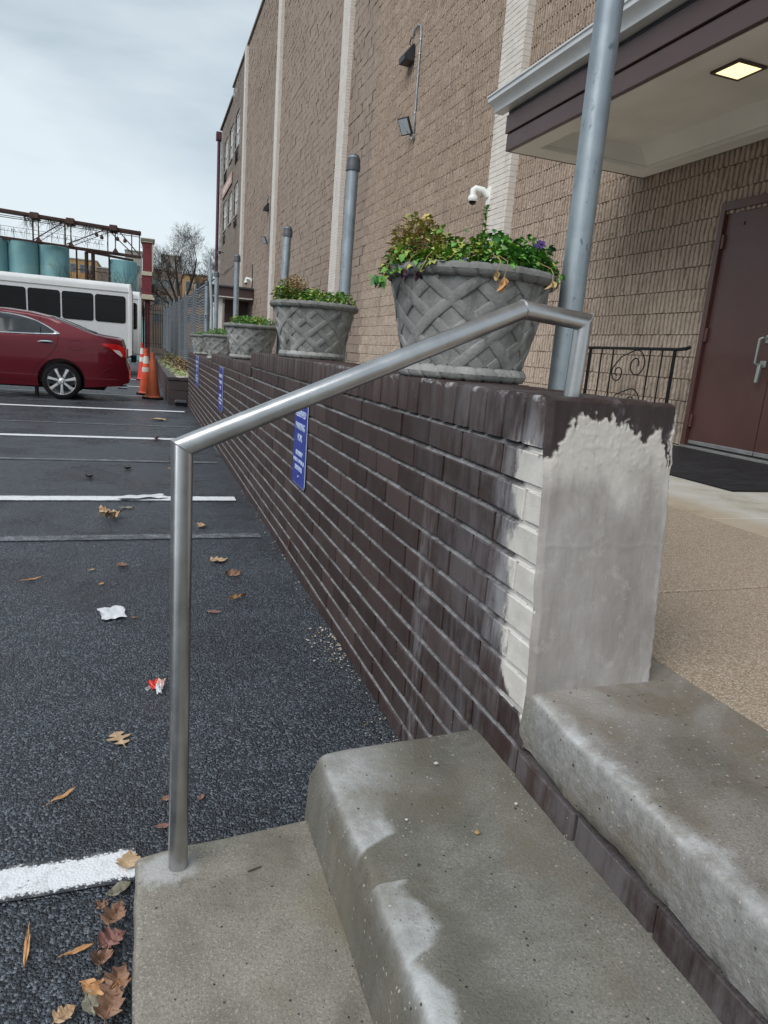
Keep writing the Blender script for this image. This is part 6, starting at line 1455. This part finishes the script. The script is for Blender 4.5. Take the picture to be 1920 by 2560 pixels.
LL('large brown leaf of the pile leaning on the step', -.040, .932, .050, 'maple', 1.0, 'rusty', .6, -.35, .35, z=.004)
LL('big brown leaf at the front of the pile', -.048, .898, .048, 'maple', 1.2, 'rusty', .7, -.3, .35, z=.004)
LL('tan leaf cut by the bottom edge of the picture', -.114, .905, .034, 'maple', .6, 'tan', .5, 0, .3)
LL('dark leaf under the pile at the bottom left', -.080, .912, .045, 'oval', -1.2, 'greyleaf', .5, 0, .3)
LL('small orange curl on the edge of the leaf pile', -.034, .925, .026, 'oval', .2, 'orange', .8, 0, .4, z=.014)
for lb, x, y, ln in (('dark leaf scrap far left on the lot', -.377, 5.14, .07), ('dark leaf scrap above the second white line', -.134, 4.25*1.3, .07)): LL(lb, x, y, ln, 'maple', 1., 'soil', .6)
def sheet_(label, nm, cat, x, y, w_, h_, rot, mats, amp, z=.004):
    m = MB(); sd = rg.uniform(0, 50); n = 22; rows = []
    for i in range(n+1):
        r = []
        for j in range(n+1):
            u, v = i/n-.5, j/n-.5; k = 1+.22*fbm(u*3, v*3, sd); r.append((u*w_*k, v*h_*(1+.3*fbm(u*2+5, v*2, sd)), amp*(.3+1.2*abs(fbm(u*1.6, v*1.6, sd+3, 2)))))
        rows.append(r)
    m.grid(rows); m.xf(Matrix.Translation((x, y, gz(y)+z)) @ Matrix.Rotation(rot, 4, 'Z')); return tag(obj(nm, m, mats, smooth=True, org=(x, y, gz(y)+z)), label, cat)
sheet_('crumpled white tissue lying on the asphalt left of the post', 'paper_tissue', 'tissue', -.117, 2.515, .085, .115, .25, M['paper'], .010)
sheet_('clear white plastic scrap lying across the second white line', 'plastic_scrap', 'plastic', -.03, 4.45, .27, .10, .25, M['paper'], .016, .006)
wrp = thing('candy_wrapper', 'crumpled red and white candy wrapper left of the post', 'wrapper', (.03, 1.906, .004))
def wpart(nm, x, y, a, b, rot, mt, z):
    m = MB(); n = 10; sd = rg.uniform(0, 9); m.grid([[((i/n-.5)*a, (j/n-.5)*b*(.6+.4*abs(i/n-.5)*2), .007*abs(fbm(i*.5, j*.5, sd))+.003) for j in range(n+1)] for i in range(n+1)]); m.xf(Matrix.Translation((x, y, z)) @ Matrix.Rotation(rot, 4, 'Z') @ Matrix.Rotation(.5, 4, 'X')); mz = min(p[2] for p in m.v); m.v = [(p[0], p[1], p[2]-mz+z) for p in m.v]; obj(nm, m, M[mt], wrp, smooth=True)
wpart('red_panel', .022, 1.920, .030, .036, .4, 'red', .005); wpart('pink_panel', .040, 1.918, .022, .040, -.3, 'pink', .006); wpart('white_tail', .034, 1.888, .014, .040, .1, 'paper', .005); wpart('white_tail', .004, 1.908, .022, .012, .9, 'paper', .005)
m = MB(); m.tube([(.162, .985, .1335), (.186, .992, .1335)], .0012, 5); tag(obj('twig', m, M['bark'], org=(.17, .99, .133)), 'tiny dark twig lying on the lower step', 'twig')
# gravel washed against the foot of the wall
gv = MB(); gv2 = MB(); rg = random.Random(5)
def near_wall(n, y0, y1, spread, rmin, rmax):
    for i in range(n):
        y = rg.uniform(y0, y1); x = WX-.004-abs(rg.gauss(0, spread)); r = rg.uniform(rmin, rmax); (pebble(gv, (x, y, gz(y)+.004+r*.25), r, rg) if rg.random() < .75 else pebble(gv2, (x, y, gz(y)+.004+r*.25), r, rg))
near_wall(40, 1.45, 2.6, .025, .001, .0026); near_wall(75, 1.98, 2.28, .05, .0015, .0042); near_wall(30, 2.6, 5, .02, .0015, .004); near_wall(40, 1.4, 1.65, .05, .001, .0026)
o = obj('gravel', gv, M['peb'], kind='stuff', org=(.6, 2, 0)); o['label'] = 'pale gravel washed along the foot of the brick wall'
o = obj('brown_gravel', gv2, M['dry'], kind='stuff', org=(.6, 2, 0)); o['label'] = 'brown gravel grains along the foot of the brick wall'
for i, (x, y, z, r, lb) in enumerate(((.51, 1.02, .268, .004, 'small grey pebble near the back of the upper step'), (.50, .83, .268, .0045, 'brown pebble on the damp upper step'), (.60, .88, .268, .0035, 'grey pebble beside the dark brick riser'), (.40, .885, .268, .0025, 'tiny pebble on the pale part of the upper step'))):
    m = MB(); pebble(m, (x, y, z+r*.3), r, rg); tag(obj('pebble', m, M['peb'] if i != 1 else M['dry'], smooth=True, org=(x, y, z)), lb, 'pebble')
# small iron ring on the wall foot
m = MB(); m.tube([(WX-.012, 3.05+.02*math.cos(a), .10+.022*math.sin(a)) for a in np.linspace(0, 2*math.pi, 18, endpoint=False)], .003, 6, closed=True); m.tube([(WX+.01, 3.05, .122), (WX-.014, 3.05, .122)], .003, 6); tag(obj('wall_ring', m, M['rust'], smooth=True, org=(WX, 3.05, .1)), 'small rusty iron ring low on the brick wall', 'ring')

# ------------------------------------------------------------------ scale the layout to metres
for o in list(SC.objects):
    if o.parent is None and o.type not in {'CAMERA', 'LIGHT'}:
        o.location = Vector(o.location)*S; o.scale = Vector(o.scale)*S
